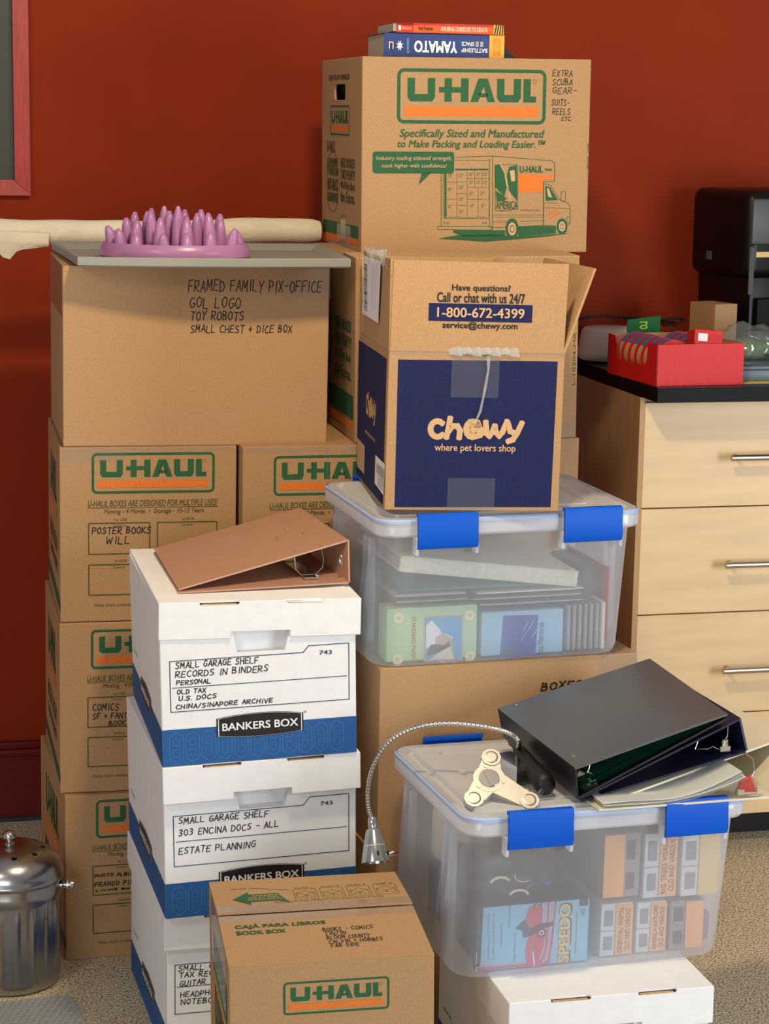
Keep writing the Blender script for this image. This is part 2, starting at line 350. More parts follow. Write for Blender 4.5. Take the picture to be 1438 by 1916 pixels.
def haul_logo(F, a, b_):
    """green rounded frame, squared letters with a joined cross, orange bar; a, b_ = lower-left / upper-right on the face"""
    w = b_[0] - a[0]; h = b_[1] - a[1]
    F.ring(a, b_, h * .13, h * .062, 'green')
    X = lambda x: a[0] + (x - 425) / 730 * w
    Y = lambda y: b_[1] - (y - 290) / 263 * h
    P = lambda pts: [(X(x), Y(y)) for x, y in pts]
    q = lambda x0, y0, x1, y1: F.rect((X(x0), Y(y1)), (X(x1), Y(y0)), 'green')
    F.rect((X(462), Y(515)), (X(1115), Y(470)), 'orange')
    for x0 in (475, 912):
        x1 = x0 + (134 if x0 == 475 else 118); s_ = 36
        q(x0, 335, x0 + s_, 425); q(x1 - s_, 335, x1, 425); F.poly(P([(x0, 425), (x1, 425), (x1 - 14, 447), (x0 + 14, 447)]), 'green'); q(x0 + s_, 412, x1 - s_, 425)
    q(655, 335, 690, 447); q(735, 335, 772, 447); q(690, 377, 735, 403); q(628, 377, 655, 403)
    F.poly(P([(782, 447), (820, 447), (846, 372), (846, 335), (820, 335)]), 'green'); F.poly(P([(903, 447), (866, 447), (846, 372), (846, 335), (866, 335)]), 'green'); q(822, 405, 868, 424)
    q(1042, 335, 1078, 447); q(1078, 418, 1106, 447)
    F.ring((X(1088), Y(358)), (X(1106), Y(336)), abs(X(1106) - X(1088)) * .45, abs(X(1106) - X(1088)) * .1, 'green')

# ------------------------------------------------------------------ the setting
def wall_face(name, a0, a1, b0, b1, z0, z1, mt, kind='structure', bev=0):
    g = G(); g.box(a0, b0, z0, a1, b1, z1, mt, bev, seg=3); o = g.build(name); o.matrix_world = WM; return tag(o, kind=kind)
g = G(); g.box(-3.2, -1.5, -.05, 4.2, 6.5, 0, 'carpet'); tag(g.build('floor'), kind='structure')
wall_face('wall_back', -2.6, 3.6, 0, .12, 0, 2.45, 'red_paint')
g = G()
g.box(-2.6, -.016, .008, 1.245, 0, .158, 'trim_paint'); g.box(-2.6, -.024, .150, 1.245, 0, .166, 'trim_paint', .006, seg=3); g.box(-2.6, -.018, .166, 1.245, 0, .183, 'trim_paint', .004, seg=2)
o = g.build('baseboard_back', smooth=40); o.matrix_world = WM; tag(o, kind='structure')
g = G(); g.box(-2.6, -.028, 0, 1.245, -.002, .009, 'gap_shade'); o = g.build('gap_shade_strip'); o.matrix_world = WM; tag(o, kind='structure')  # solid dark strip standing in for the shaded gap under the baseboard

# picture frame on the wall
pf = thing('picture_frame', 'red stained wooden picture frame with dark green board hanging on red wall', 'picture frame', WM @ Matrix.Translation((.024, -.001, 1.401)))
g = G(); w_ = .033; L_, H_ = .62, .78
for pts in ([(0, 0), (0, H_), (-w_, H_ - w_), (-w_, w_)], [(0, 0), (-w_, w_), (-L_ + w_, w_), (-L_, 0)], [(-L_, 0), (-L_ + w_, w_), (-L_ + w_, H_ - w_), (-L_, H_)], [(-L_, H_), (-L_ + w_, H_ - w_), (-w_, H_ - w_), (0, H_)]):
    v = [(x, 0, z) for x, z in pts] + [(x, -.020 if i in (0, 3) else -.016, z) for i, (x, z) in enumerate(pts)]
    g.add(v, [[0, 1, 2, 3], [7, 6, 5, 4], [0, 4, 5, 1], [1, 5, 6, 2], [2, 6, 7, 3], [3, 7, 4, 0]], 'frame_wood')
g.build('moulding', pf)
g = G(); g.box(-L_ + w_ - .004, -.006, w_ - .004, -w_ + .004, -.001, H_ - w_ + .004, 'mat_board'); g.build('backing_board', pf)

# ------------------------------------------------------------------ cartons
def faces(g, base, Wd, H, Dp):
    return (Face(g, base, (0, 0, 0), (1, 0, 0), (0, 0, 1)), Face(g, base, (0, Dp, 0), (0, -1, 0), (0, 0, 1)), Face(g, base, (0, 0, H), (1, 0, 0), (0, 1, 0)))
def carton(name, label, rot, loc, Wd, H, Dp, mt='kraft', cat='box', group=None, bev=.0022):
    X = mtx(*loc, *rot); r = thing(name, label, cat, X, group); g = G()
    g.box(0, 0, 0, Wd, Dp, H, mt, bev, seg=2)
    return (r, g, X) + faces(g, X, Wd, H, Dp)
def tape_strip(root, boxes):
    for b_ in boxes:
        g = G(); g.box(*b_, 'tape'); g.build('packing_tape', root)
def small_print(F, S=.3207):
    P = lambda u, v: (u * S, v * S)
    haul_logo(F, P(.179, .74), P(.875, .973))
    F.text('U-HAUL BOXES ARE DESIGNED FOR MULTIPLE USES!', P(.158, .666), P(.893, .702), 'dgreen', bold=.012, shear=.2)
    F.rect(P(.158, .657), P(.893, .661), 'dgreen')
    F.text('Moving - 4 Moves  •  Storage - 10-12 Years', P(.248, .618), P(.815, .652), 'dgreen', bold=.01, shear=.2)
    for u, t in ((.307, '1st USE'), (.69, '1st REUSE')): F.text(t, P(u, .583), P(u + .07, .598), 'dgreen')
    for u0, u1 in ((.158, .51), (.546, .893)):
        for v0, v1 in ((.389, .574), (.152, .334)):
            F.frame(P(u0, v0), P(u1, v1), S * .007, 'dgreen'); F.text('Contents:', P((u0 + u1) / 2 - .035, v1 - .025), P((u0 + u1) / 2 + .035, v1 - .01), 'dgreen')
    for u, t in ((.307, '2nd REUSE'), (.69, '3rd REUSE')): F.text(t, P(u, .345), P(u + .07, .36), 'dgreen')
    F.text('Make them available for others to reuse when you are done.', P(.19, .082), P(.86, .106), 'dgreen', shear=.15)
def small_side(F, Dp, H):
    F.text('U-HAUL', (Dp * .25, H * .62), (Dp * .75, H * .86), 'green', bold=.03); F.rect((Dp * .25, H * .54), (Dp * .75, H * .59), 'orange')
    F.text('BOOK BOX', (Dp * .2, H * .34), (Dp * .8, H * .44), 'dgreen', bold=.02); F.text('CAJA PARA LIBROS', (Dp * .2, H * .22), (Dp * .8, H * .30), 'dgreen', bold=.02)
    F.rect((0, H * .06), (Dp, H * .13), 'green')

r, g, X, F, L, T = carton('cardboard_box', 'brown moving box on the carpet marked photo albums, bottom of the left stack', (0, .3, 15.4), (-.5875, 3.7897, 0), .3207, .3225, .416, group='moving boxes in the left stack')
small_print(F); small_side(L, .416, .3225)
F.hand('PHOTO ALBUMS', (177, 1642), (262, 1630), .0017, seed=3); F.hand('FRAMED PIX', (177, 1659), (250, 1646), .0017, seed=4); F.hand('LIVING RM', (179, 1668), (244, 1660), .0017, seed=5)
g.build('carton_body', r)
r, g, X, F, L, T = carton('cardboard_box', 'brown moving box marked comics, middle of the left stack', (-.3, .4, 12.8), (-.5971, 3.805, .3238), .3207, .3255, .40, group='moving boxes in the left stack')
small_print(F); small_side(L, .40, .3255)
F.hand('COMICS', (173, 1330), (224, 1316), .0017, seed=6); F.hand('SF + FANTASY', (173, 1346), (262, 1332), .0017, seed=7); F.hand('BOOKS', (203, 1358), (246, 1347), .0017, seed=8)
g.build('carton_body', r)
r, g, X, F, L, T = carton('cardboard_box', 'brown moving box marked poster books, right under the large plain box', (0, .3, 11.9), (-.5942, 3.8123, .6503), .3245, .3267, .4027, group='moving boxes in the left stack')
small_print(F, .3245); small_side(L, .4027, .3267)
F.hand('POSTER BOOKS', (172, 999), (284, 985), .0018, seed=9); F.hand('WILL', (198, 1018), (246, 1004), .0018, seed=10)
g.build('carton_body', r)
tape_strip(r, [(.004, -.0006, .318, .32, -.0002, .3268), (.004, -.0006, .300, .12, -.0002, .3181), (.004, -.0003, .3268, .3, .36, .3273)])
g2 = G()
for k in range(3):
    base_z, hh = ((0, .322), (.3225, .327), (.6498, .3292))[k]
    lab = ('brown moving box on the carpet hidden behind the white file boxes', 'brown moving box in the dark gap behind the white file boxes', 'brown moving box with half hidden logo left of the blue pet supply box')[k]
    r, g, X, F, L, T = carton('cardboard_box', lab, (0, 0, 12.9), (-.2610, 3.8409, base_z), .312, hh, .40, group='moving boxes behind the file boxes')
    small_print(F, .32); g.build('carton_body', r)
    if k == 2: tape_strip(r, [(.004, -.0006, .318, .31, -.0002, .3293), (.155, -.002, .26, .161, -.0003, .325)])

# large plain box with marker notes
X = mtx(-.5866, 3.8186, .9774, .37, .59, 12.16)
r, g, X, F, L, T = carton('cardboard_box', 'large plain tan box marked framed family pix, carrying a grey tray', (.2, .4, 12.16), (-.5866, 3.8186, .9774), .4874, .3283, .3815, 'kraft_dark')
F.hand('FRAMED FAMILY PIX-OFFICE', (352, 545), (604, 526), .0018, seed=11)
F.hand('GOL LOGO', (354, 576), (453, 557), .0018, seed=12); F.hand('TOY ROBOTS', (356, 599), (458, 583), .0018, seed=13); F.hand('SMALL CHEST + DICE BOX', (356, 622), (548, 609), .0018, seed=14)
g.build('carton_body', r)
tape_strip(r, [(-.0006, .01, .235, -.0002, .37, .328), (.4, -.0006, .27, .4868, -.0002, .3285), (.4876, .01, .27, .4882, .30, .32), (.4872, -.004, .27, .4879, .01, .325)])

# plain box peeping out at the back, beside the cabinet
r, g, X, F, L, T = carton('cardboard_box', 'tall plain brown box behind the upper storage bin, only its right edge showing', (0, 0, 12.2), (.083, 3.9695, 0), .295, .9785, .30, 'kraft_dark'); g.build('carton_body', r)

# second large moving box (printed side turned left)
r, g, X, F, L, T = carton('cardboard_box', 'large moving box between the book-topped box and the blue pet supply box', (.4, -.7, 12.14), (-.0567, 3.9073, .9792), .4276, .3432, .44)
L.rect((.03, .04), (.42, .085), 'green'); L.rect((.03, .02), (.42, .036), 'orange')
for i, (t_, a_) in enumerate((("NEED BOXES?", .20), ("TAKE PLENTY!", .17), ("We'll Buy Back", .14), ("the Extras.", .11))): L.text(t_, (.24, a_), (.40, a_ + .022), 'green', bold=.02)
L.text('100%', (.06, .19), (.19, .25), 'green', bold=.04); L.text('BUY-BACK', (.06, .15), (.19, .18), 'green', bold=.03); L.text('GUARANTEE', (.06, .12), (.19, .145), 'green', bold=.02); L.ring((.04, .1), (.21, .27), .08, .005, 'green')
F.text('L-10204-MR', (.418, .10), (.424, .2), 'dgreen', rot=90)
g.build('carton_body', r)
tape_strip(r, [(.36, -.0006, .0, .4272, -.0002, .035), (.4278, .1, .30, .4283, .3, .343)])
g = G(); g.panel([(0, .001, .3438), (.4276, .001, .3438), (.4276, .12, .3458), (0, .12, .3458)], .002, 'kraft_edge'); g.build('top_flap', r)

# the big branded box under the books
r, g, X, F, L, T = carton('cardboard_box', 'large moving box with truck drawing and green speech bubble, top of the tallest stack', (.3, -.5, 12.3), (-.0526, 4.0446, 1.3228), .4458, .3657, .41)
body = g.build('carton_body', r)
h0 = L.px(625, 187); h1 = L.px(646, 157)
c = G(); c.box(.005, .005, .005, .4408, .405, .3607, 'kraft_dark'); cut = c.build('cutter'); cut.matrix_world = X
bpy.context.view_layer.update(); carve(body, [cut])
c = G(); c.box(-.02, .41 - h1[0], h0[1], .02, .41 - h0[0], h1[1], 'kraft_dark', .008, seg=2); cut = c.build('cutter'); cut.matrix_world = X
bpy.context.view_layer.update(); carve(body, [cut])
g = G(); F, L, T = faces(g, X, .4458, .3657, .41)
haul_logo(F, F.px(742, 231), F.px(1022, 131))
F.tpx('Specifically Sized and Manufactured', (747, 261), (1018, 243), 'green', bold=.022, shear=.22)
F.tpx('to Make Packing and Loading Easier.™', (743, 280), (1020, 263), 'green', bold=.022, shear=.22)
Z = lambda x, y: F.px(680 + x / 3.424, 280 + y / 3.424)
x0, y0 = Z(56, 152); x1, y1 = Z(580, 14)
F.poly(rrect(x1 - x0, y1 - y0, .006, 5, (x0 + x1) / 2, (y0 + y1) / 2), 'green')
F.poly([Z(372, 148), Z(432, 148), Z(352, 226)][::-1], 'green')
F.text('Industry leading sidewall strength,', Z(80, 74), Z(563, 42), 'kraft_print', bold=.006, shear=.2, lift=.0009)
F.text('stack higher with confidence!', Z(112, 122), Z(532, 90), 'kraft_print', bold=.006, shear=.2, lift=.0009)
for k, t_ in enumerate(('EXTRA', 'SCUBA', 'GEAR-')): F.hand(t_, (1033, 143 + 16 * k), (1072 + 8 * (k == 2), 132 + 16 * k), .0013, seed=20 + k)
F.hand('SUITS-', (1031, 198), (1066, 187), .0013, seed=24); F.hand('REELS', (1033, 214), (1068, 203), .0013, seed=25); F.hand('ETC.', (1050, 226), (1070, 219), .0012, seed=26)
F.text('U-HAUL', F.px(1097, 285), F.px(1101, 268), 'dgreen', rot=90); F.text('BOX', F.px(1097, 315), F.px(1101, 292), 'dgreen', rot=90)
ln = lambda pts, w=.0011, mt='green', closed=False: F.line([Z(*p) for p in pts], w, mt, .0005, closed)
pl = lambda pts, mt='green', lift=.0006: F.poly([Z(*p) for p in pts][::-1], mt, lift)
pl([(475, 570), (600, 548), (830, 545), (1000, 556), (1325, 534), (1180, 556), (980, 574), (780, 590)])
pl([(572, 516), (905, 516), (905, 556), (640, 556), (572, 532)]); pl([(990, 490), (1232, 490), (1232, 536), (990, 556)])
ln([(585, 50), (815, 40), (1205, 72), (1222, 86), (1222, 203), (1150, 207), (1150, 486), (825, 500)]); ln([(497, 152), (497, 492)]); ln([(825, 45), (825, 515)]); ln([(805, 66), (805, 500)]); ln([(585, 68), (790, 70), (806, 62)], .0008)
ln([(472, 492), (820, 492), (820, 515), (472, 512)], .001, closed=True); ln([(510, 150), (510, 440), (800, 440)], .0008); pl([(585, 122), (800, 122), (800, 132), (585, 132)]); pl([(516, 152), (528, 152), (528, 436), (516, 436)])
for xs, ys in (((530, 530), (150, 432)), ((597, 597), (150, 432)), ((663, 663), (135, 432)), ((803, 803), (135, 432)), ((710, 710), (135, 243)), ((757, 757), (135, 243)), ((733, 733), (243, 432)), ((530, 803), (432, 432)), ((530, 597), (208, 208)), ((530, 597), (318, 318)), ((597, 663), (207, 207)), ((597, 663), (282, 282)), ((597, 663), (357, 357)), ((663, 803), (186, 186)), ((663, 803), (243, 243)), ((663, 803), (318, 318))):
    ln([(xs[0], ys[0]), (xs[1], ys[1])], .0006)
for x, y in ((545, 155), (612, 155), (675, 148), (720, 148), (766, 148), (675, 200), (720, 200), (766, 200), (540, 245), (540, 355), (612, 232), (612, 307), (612, 385), (676, 270), (746, 270), (682, 348), (750, 348)):
    F.text('LARGE', Z(x, y + 8), Z(x + 26, y), 'green'); F.text('BOX', Z(x, y + 20), Z(x + 18, y + 12), 'green')
for x in (520, 540, 765, 783): ln([(x - 5, 470), (x, 464), (x + 5, 470), (x, 476)], .0007, closed=True)
ln([(825, 418), (1150, 418)], .0006); ln([(825, 432), (1150, 432)], .0006); ln([(825, 462), (920, 462)], .0007); ln([(1000, 458), (1150, 455)], .0007)
pl([(990, 155), (1218, 165), (1218, 188), (1148, 190), (1148, 272), (990, 272)], 'orange', .0005)
F.text('U-HAUL', Z(998, 148), Z(1148, 104), 'green', bold=.05); F.text('Rentals', Z(1162, 136), Z(1206, 118), 'green', bold=.02)
ln([(840, 100), (985, 95), (985, 380), (842, 392)], .001, closed=True)
pl([(842, 104), (868, 90), (900, 150), (915, 240), (900, 300), (842, 240)]); pl([(930, 112), (980, 98), (984, 330), (930, 262), (916, 170)]); pl([(846, 262), (915, 310), (900, 330), (850, 330)])
ln([(872, 88), (905, 160), (925, 260), (940, 330)], .003, 'kraft_print'); ln([(846, 150), (880, 220), (930, 250)], .002, 'kraft_print')
pl([(935, 135), (965, 130), (970, 200), (945, 205)], 'kraft_print', .0008); F.text('AMERICA', Z(846, 380), Z(986, 330), 'green', bold=.02, lift=.0009); F.text('you are here', Z(870, 398), Z(950, 388), 'green'); F.text('The Moving Home Place', Z(1000, 396), Z(1130, 382), 'green')
ln([(1158, 218), (1195, 228), (1252, 318), (1306, 342), (1322, 366), (1322, 472), (1302, 486)], .001); ln([(1150, 486), (1222, 486)], .001); pl([(1162, 232), (1192, 240), (1244, 322), (1166, 328)]); pl([(1172, 246), (1186, 250), (1206, 308), (1180, 300)], 'kraft_print', .0008)
x0, y0 = Z(1262, 334); x1, y1 = Z(1294, 264); F.ring((x0, y0), (x1, y1), .003, .0009, 'green'); ln([(1160, 340), (1240, 344)], .0007); ln([(1158, 372), (1318, 378)], .0007); ln([(1152, 208), (1152, 486)], .001)
ln([(1168, 400), (1250, 384), (1180, 420), (1252, 402), (1190, 440), (1240, 420)], .0012, 'orange')
x0, y0 = Z(1298, 470); x1, y1 = Z(1324, 430); F.ring((x0, y0), (x1, y1), .002, .0008, 'green')
for cx_, cy_, rx_, ry_ in ((950, 508, 42, 68), (1270, 492, 34, 52)):
    for kx, mt, lf in ((1, 'green', .0007), (.62, 'kraft_print', .0009), (.36, 'green', .0011), (.26, 'kraft_print', .0013)):
        F.poly([Z(cx_ + rx_ * kx * math.cos(-t), cy_ + ry_ * kx * math.sin(-t)) for t in [i * math.pi / 12 for i in range(24)]], mt, lf)
# left side print
L.tpx('EASY-TO-LIFT HANDLES', (616, 151), (654, 138), 'dgreen', bold=.03)
a_, b_ = L.px(618, 252), L.px(654, 197); haul_logo(L, a_, b_)
L.tpx('U-HAUL', (612, 283), (627, 264), 'dgreen', bold=.02, shear=.1)
for i_, (t_, y_) in enumerate((('100%', 328), ('BUY-BACK', 355), ('GUARANTEE', 376))): L.tpx(t_, (613, y_), (633, y_ - (32, 20, 14)[i_]), 'dgreen', bold=.05)
pts = [L.px(622.5 + 12.5 * math.cos(t), 340 - 56 * math.sin(t)) for t in [i * math.pi / 14 for i in range(28)]]; L.line(pts, .0016, 'dgreen', closed=True)
for t_, y_ in (('NEED BOXES?', 313), ('TAKE PLENTY!', 335), ("We'll Buy Back", 357), ('the Extras.', 377)): L.tpx(t_, (637, y_), (664, y_ - 15), 'dgreen', bold=.03)
L.poly([L.px(*p) for p in ((604, 432), (670, 447), (670, 424), (604, 409))][::1], 'green'); L.poly([L.px(*p) for p in ((604, 446), (670, 458), (670, 448), (604, 434))], 'orange')
def merge(o, g):                                    # fold the prints into the body's own mesh
    rev = {M[k].name: k for k in M}; me = o.data; h = G()
    h.v = [tuple(v.co) for v in me.vertices]
    for p in me.polygons: h.f.append(list(p.vertices)); h.m.append(h.mi(rev[me.materials[p.material_index].name] if me.materials[p.material_index] else 'kraft'))
    h.v += g.v; k = len(me.vertices)
    for f, mi_ in zip(g.f, g.m): h.f.append([k + j for j in f]); h.m.append(h.mi(g.mats[mi_]))
    n = D.meshes.new(o.name); n.from_pydata(h.v, [], h.f)
    for q in h.mats: n.materials.append(M[q])
    n.polygons.foreach_set('material_index', h.m); n.update(); o.data = n
merge(body, g)
tape_strip(r, [(-.0006, .10, .0, -.0002, .24, .045), (-.0010, .15, .0, -.0006, .20, .065)])

# box under the upper bin, and the one below it
r, g, X, F, L, T = carton('cardboard_box', 'plain brown box marked with black letters, under the upper clear bin', (0, 0, 17.4), (-.003, 3.4758, .3305), .472, .3295, .40, 'kraft_dark')
F.hand('BOXES', (1012, 1291), (1092, 1272), .0026, seed=31); g.build('carton_body', r)
tape_strip(r, [(.40, -.0006, .27, .4716, -.0002, .3296), (.40, .0, .3297, .4716, .2, .3302), (.4722, .0, .25, .4727, .3, .3296)])
r, g, X, F, L, T = carton('cardboard_box', 'brown box on the carpet beside the lower clear bin, mostly hidden in shade', (0, 0, 17.4), (-.004, 3.4700, 0), .474, .3298, .40, 'kraft_dark'); g.build('carton_body', r)
tape_strip(r, [(.0, -.0006, .27, .474, -.0002, .3298)])

# front book box
K = .95
X = mtx(-.2044, 2.8652, 0, 0, -.9, 9.5)
r, g, X, F, L, T = carton('cardboard_box', 'brown book box in front with taped top flaps and book box printed in green', (0, -.9, 9.5), (-.2056, 2.862, .0), .2985, .376, .345)
haul_logo(F, F.px(530, 1900), F.px(728, 1826))
L.rect((.08, .27), (.31, .33), 'green'); L.text('U-HAUL', (.1, .17), (.30, .25), 'green', bold=.04); L.rect((.1, .13), (.3, .155), 'orange'); L.text('BOOK BOX', (.08, .08), (.31, .11), 'green', bold=.03)
g.build('carton_body', r)
for nm, y0, y1, z0, z1 in (('top_flap', .0, .178, .3775, .3845), ('top_flap', .185, .344, .3875, .379)):
    g = G(); g.panel([(0, y0, z0), (.2985, y0, z0), (.2985, y1, z1), (0, y1, z1)], .0035, 'kraft')
    Xf = X; n = Vector((0, y1 - y0, z1 - z0)).normalized(); o_ = Vector((0, y0, z0))
    A = Face(g, X, o_, (1, 0, 0), n)
    if y0 == 0:
        for t_, (x0_, y0_), x1_ in (('CAJÁ PARA LIBROS', (440, 1741), 609), ('BOOK BOX', (443, 1751), 533)):
            a_ = A.px(x0_, y0_); A.text(t_, a_, (A.px(x1_, y0_ - 14)[0], a_[1] + .019 if t_[0] == 'C' else a_[1] + .014), 'green', bold=.04)
        for k, t_ in enumerate(('BOOKS - COMICS', 'TINTIN', 'BLOOM COUNTY', 'CALVIN + HOBBES', 'FAR SIDE')):
            A.hand(t_, (604 + 4 * k, 1743 + 7.6 * k), (604 + 4 * k + len(t_) * 7.0, 1736 + 7 * k), .0012, seed=40 + k, h=6.5)
    else:
        A.poly([(.028, .06), (.055, .03), (.055, .045), (.10, .045), (.115, .03), (.115, .03), (.10, .082), (.055, .082), (.055, .094)], 'green')
        A.text('EXTEND THIS FLAP', (.052, .05), (.104, .058), 'kraft_print', lift=.0009, rot=180); A.text('INSIDE FOR EASY', (.052, .060), (.100, .068), 'kraft_print', lift=.0009, rot=180); A.text('PACKING', (.06, .070), (.098, .077), 'kraft_print', lift=.0009, rot=180)
        for k in range(4):
            x = .125 + k * .042; A.frame((x, .045), (x + .036, .095), .0008, 'dgreen')
            A.line([(x + .004, .052), (x + .018, .062), (x + .032, .052)], .0008, 'dgreen'); A.line([(x + .004, .075), (x + .018, .085), (x + .032, .075), (x + .018, .066), (x + .004, .075), (x + .004, .056)], .0008, 'dgreen'); A.line([(x + .032, .075), (x + .032, .056)], .0008, 'dgreen'); A.line([(x + .018, .066), (x + .018, .05)], .0008, 'dgreen')
            A.text('FLAP %d' % (k + 1), (x + .004, .098), (x + .032, .104), 'dgreen')
        A.text('FRAGILE ITEMS PACK TOP LAYER OF BOX WITH CARE', (.09, .034), (.26, .040), 'dgreen', rot=180)
        A.text('FREE BOX', (.03, .11), (.055, .116), 'dgreen'); A.line([(.06, .115), (.12, .095)], .0012, 'dgreen')
    g.build(nm, r)
tape_strip(r, [(-.0006, .05, .28, -.0002, .30, .376), ])
for y0, y1, z0, z1 in ((.152, .1785, .3842, .3850), (.1845, .214, .3880, .3866)): g = G(); g.panel([(0, y0, z0), (.2985, y0, z0), (.2985, y1, z1), (0, y1, z1)], .0003, 'tape'); g.build('packing_tape', r)

# small carton on the counter is added with the counter things below

# ------------------------------------------------------------------ white file boxes
def file_box(label, bodyX, bw, bh, bd, lidX, lw, lh, ld, notes, seed, logo=True, marks=None, hole=None):
    root = thing('file_storage_box', label, 'box', lidX.copy() if bodyX is None else bodyX.copy(), 'white file boxes')
    inv = root.matrix_world.inverted()
    if bodyX:
        g = G(); g.box(0, 0, 0, bw, bd, bh, 'white_card', .0015); o = g.build('box_body', root); o.matrix_parent_inverse = Matrix()
        c = G(); hx0, hx1, hz0, hz1 = bw * .355, bw * .635, bh * .84, bh * .73
        if hole: FF = Face(None, root.matrix_world, (0, 0, 0), (1, 0, 0), (0, 0, 1)); qa, qb = FF.px(*hole[0]), FF.px(*hole[1]); hx0, hx1, hz0, hz1 = qa[0], FF.px(hole[1][0], hole[0][1])[0], qa[1], qb[1]
        v = [(hx0, -.01, hz0 + .02), (hx1, -.01, hz0 + .02), (hx1 - .012, -.01, hz1), (hx0 + .012, -.01, hz1)]
        v += [(x, .022, z) for x, _, z in v]
        c.add(v, [[3, 2, 1, 0], [4, 5, 6, 7], [0, 1, 5, 4], [1, 2, 6, 5], [2, 3, 7, 6], [3, 0, 4, 7]], 'white_card')
        cut = c.build('cutter'); cut.matrix_world = root.matrix_world
        bpy.context.view_layer.update(); carve(o, [cut])
        g = G(); F, L, T = faces(g, root.matrix_world, bw, bh, bd)
        F.rect((0, 0), (bw, bh * .236), 'bblue'); L.rect((0, 0), (bd, bh * .236), 'bblue')
        for Q, ww in ((F, bw), (L, bd)):                     # faint hexagon pattern in the blue band
            x = .012
            while x < ww - .02:
                zc = bh * .118
                Q.line([(x, zc + .018), (x + .011, zc + .026), (x + .022, zc + .018), (x + .022, zc - .018), (x + .011, zc - .026), (x, zc - .018)], .0012, 'bblue2', .0008, True)
                Q.line([(x + .006, zc + .013), (x + .011, zc + .017), (x + .016, zc + .013), (x + .016, zc + .003), (x + .006, zc + .003)], .001, 'bblue2', .0008, True)
                Q.line([(x + .006, zc - .013), (x + .011, zc - .017), (x + .016, zc - .013), (x + .016, zc - .003), (x + .006, zc - .003)], .001, 'bblue2', .0008, True)
                x += .0265
        u = lambda a, b_: (a * bw, b_ * bh)
        if marks: fr_px, mid_px = marks; P = [F.px(*q) for q in fr_px]; Mi = [F.px(*q) for q in mid_px]
        else: P = [u(.045, .585), u(.72, .585), u(.75, .645), u(.955, .645), u(.955, .30), u(.045, .30)]; Mi = [u(.055, .45), u(.94, .45)]
        z_t = P[2][1]; z_b = P[5][1]; x0_, x1_ = P[0][0], P[3][0]
        F.line([(x0_, P[0][1]), (P[1][0], P[0][1]), (P[2][0], z_t), (x1_, z_t), (x1_, z_b), (x0_, z_b)], .0014, 'slate', closed=True); zm = (Mi[0][1] + Mi[1][1]) / 2; F.line([(Mi[0][0], zm), (Mi[1][0], zm)], .0013, 'slate')
        F.text('743', (bw * .81, z_t - .0165), (bw * .875, z_t - .0095), 'slate', bold=.02)
        if logo:
            for sc, mt, lf in ((1, 'black', .0011), (.965, 'white_ink', .0014), (.945, 'black', .0017)):
                w2, h0, h1 = bw * .223 * sc, bh * .058 * sc, bh * .074 * sc; cx_, cz_ = bw * .50, bh * .228
                F.poly([(cx_ - w2 + 2 * w2 * i / 10, cz_ - h0 - (h1 - h0) * (1 - ((i - 5) / 5) ** 2)) for i in range(11)] + [(cx_ + w2 - 2 * w2 * i / 10, cz_ + h0 + (h1 - h0) * 1.4 * (1 - ((i - 5) / 5) ** 2)) for i in range(11)], mt, lf)
            F.text('BANKERS BOX', (bw * .305, bh * .204), (bw * .695, bh * .254), 'white_ink', bold=.025, lift=.0020); F.text('®', (bw * .725, bh * .281), (bw * .74, bh * .296), 'black')
            for sc, mt, lf in ((1, 'black', .0011), (.95, 'white_ink', .0014), (.92, 'black', .0017)):
                w2, h0 = bd * .17 * sc, bh * .055 * sc; cx_, cz_ = bd * .5, bh * .228
                L.poly([(cx_ - w2, cz_ - h0), (cx_, cz_ - h0 * 1.3), (cx_ + w2, cz_ - h0), (cx_ + w2, cz_ + h0), (cx_, cz_ + h0 * 1.4), (cx_ - w2, cz_ + h0)], mt, lf)
            L.text('BANKERS BOX', (bd * .36, bh * .202), (bd * .64, bh * .256), 'white_ink', bold=.025, lift=.0020)
            L.text('FEL0743', (bd * .08, bh * .35), (bd * .2, bh * .37), 'slate')
        for k, (t_, p, q) in enumerate(notes): F.hand(t_, p, q, .0015, seed=seed + k, h=9.5 if seed == 80 else 11.5 if k < 2 or len(notes) < 4 else 8)
        merge(o, g)
    g = G(); t = .003; g.box(0, 0, 0, lw, ld, lh, 'white_card', .001)
    lid = g.build('lid', root); lid.matrix_local = inv @ lidX
    bpy.context.view_layer.update()
    cs = []
    c = G(); c.box(t, t, -.02, lw - t, ld - t, lh - t, 'white_card'); cc = c.build('cutter'); cc.matrix_world = lidX; cs.append(cc)
    if bodyX:
        c = G(); c.box(lw * .352, -.01, -.01, lw * .648, .02, .012, 'white_card'); cc = c.build('cutter'); cc.matrix_world = lidX; cs.append(cc)
    for s0, s1 in ((.20, .395), (.625, .815)):
        c = G(); c.box(lw * s0, -.01, lh - .0055, lw * s1, .0085, lh + .01, 'kraft_dark', .002); cc = c.build('cutter'); cc.matrix_world = lidX; cs.append(cc)
    bpy.context.view_layer.update()
    for c_ in cs: carve(lid, [c_]); bpy.context.view_layer.update()
    for s0, s1 in ((.20, .395), (.625, .815)): g = G(); g.box(lw * s0 + .004, .0020, lh - .0065, lw * s1 - .004, .0086, lh - .0045, 'kraft_edge'); g.build('lid_tab', lid)
    return root
def off(X, dx, dy, dz): return X @ Matrix.Translation((dx, dy, dz))
N1 = [('SMALL GARAGE SHELF', (328, 1251), (485, 1235)), ('RECORDS IN BINDERS', (328, 1268), (504, 1252)), ('PERSONAL', (330, 1282), (396, 1271)), ('OLD TAX', (331, 1299), (387, 1290)), ('U.S. DOCS', (334, 1311), (407, 1303)), ('CHINA/SINAPORE ARCHIVE', (329, 1327), (512, 1311))]
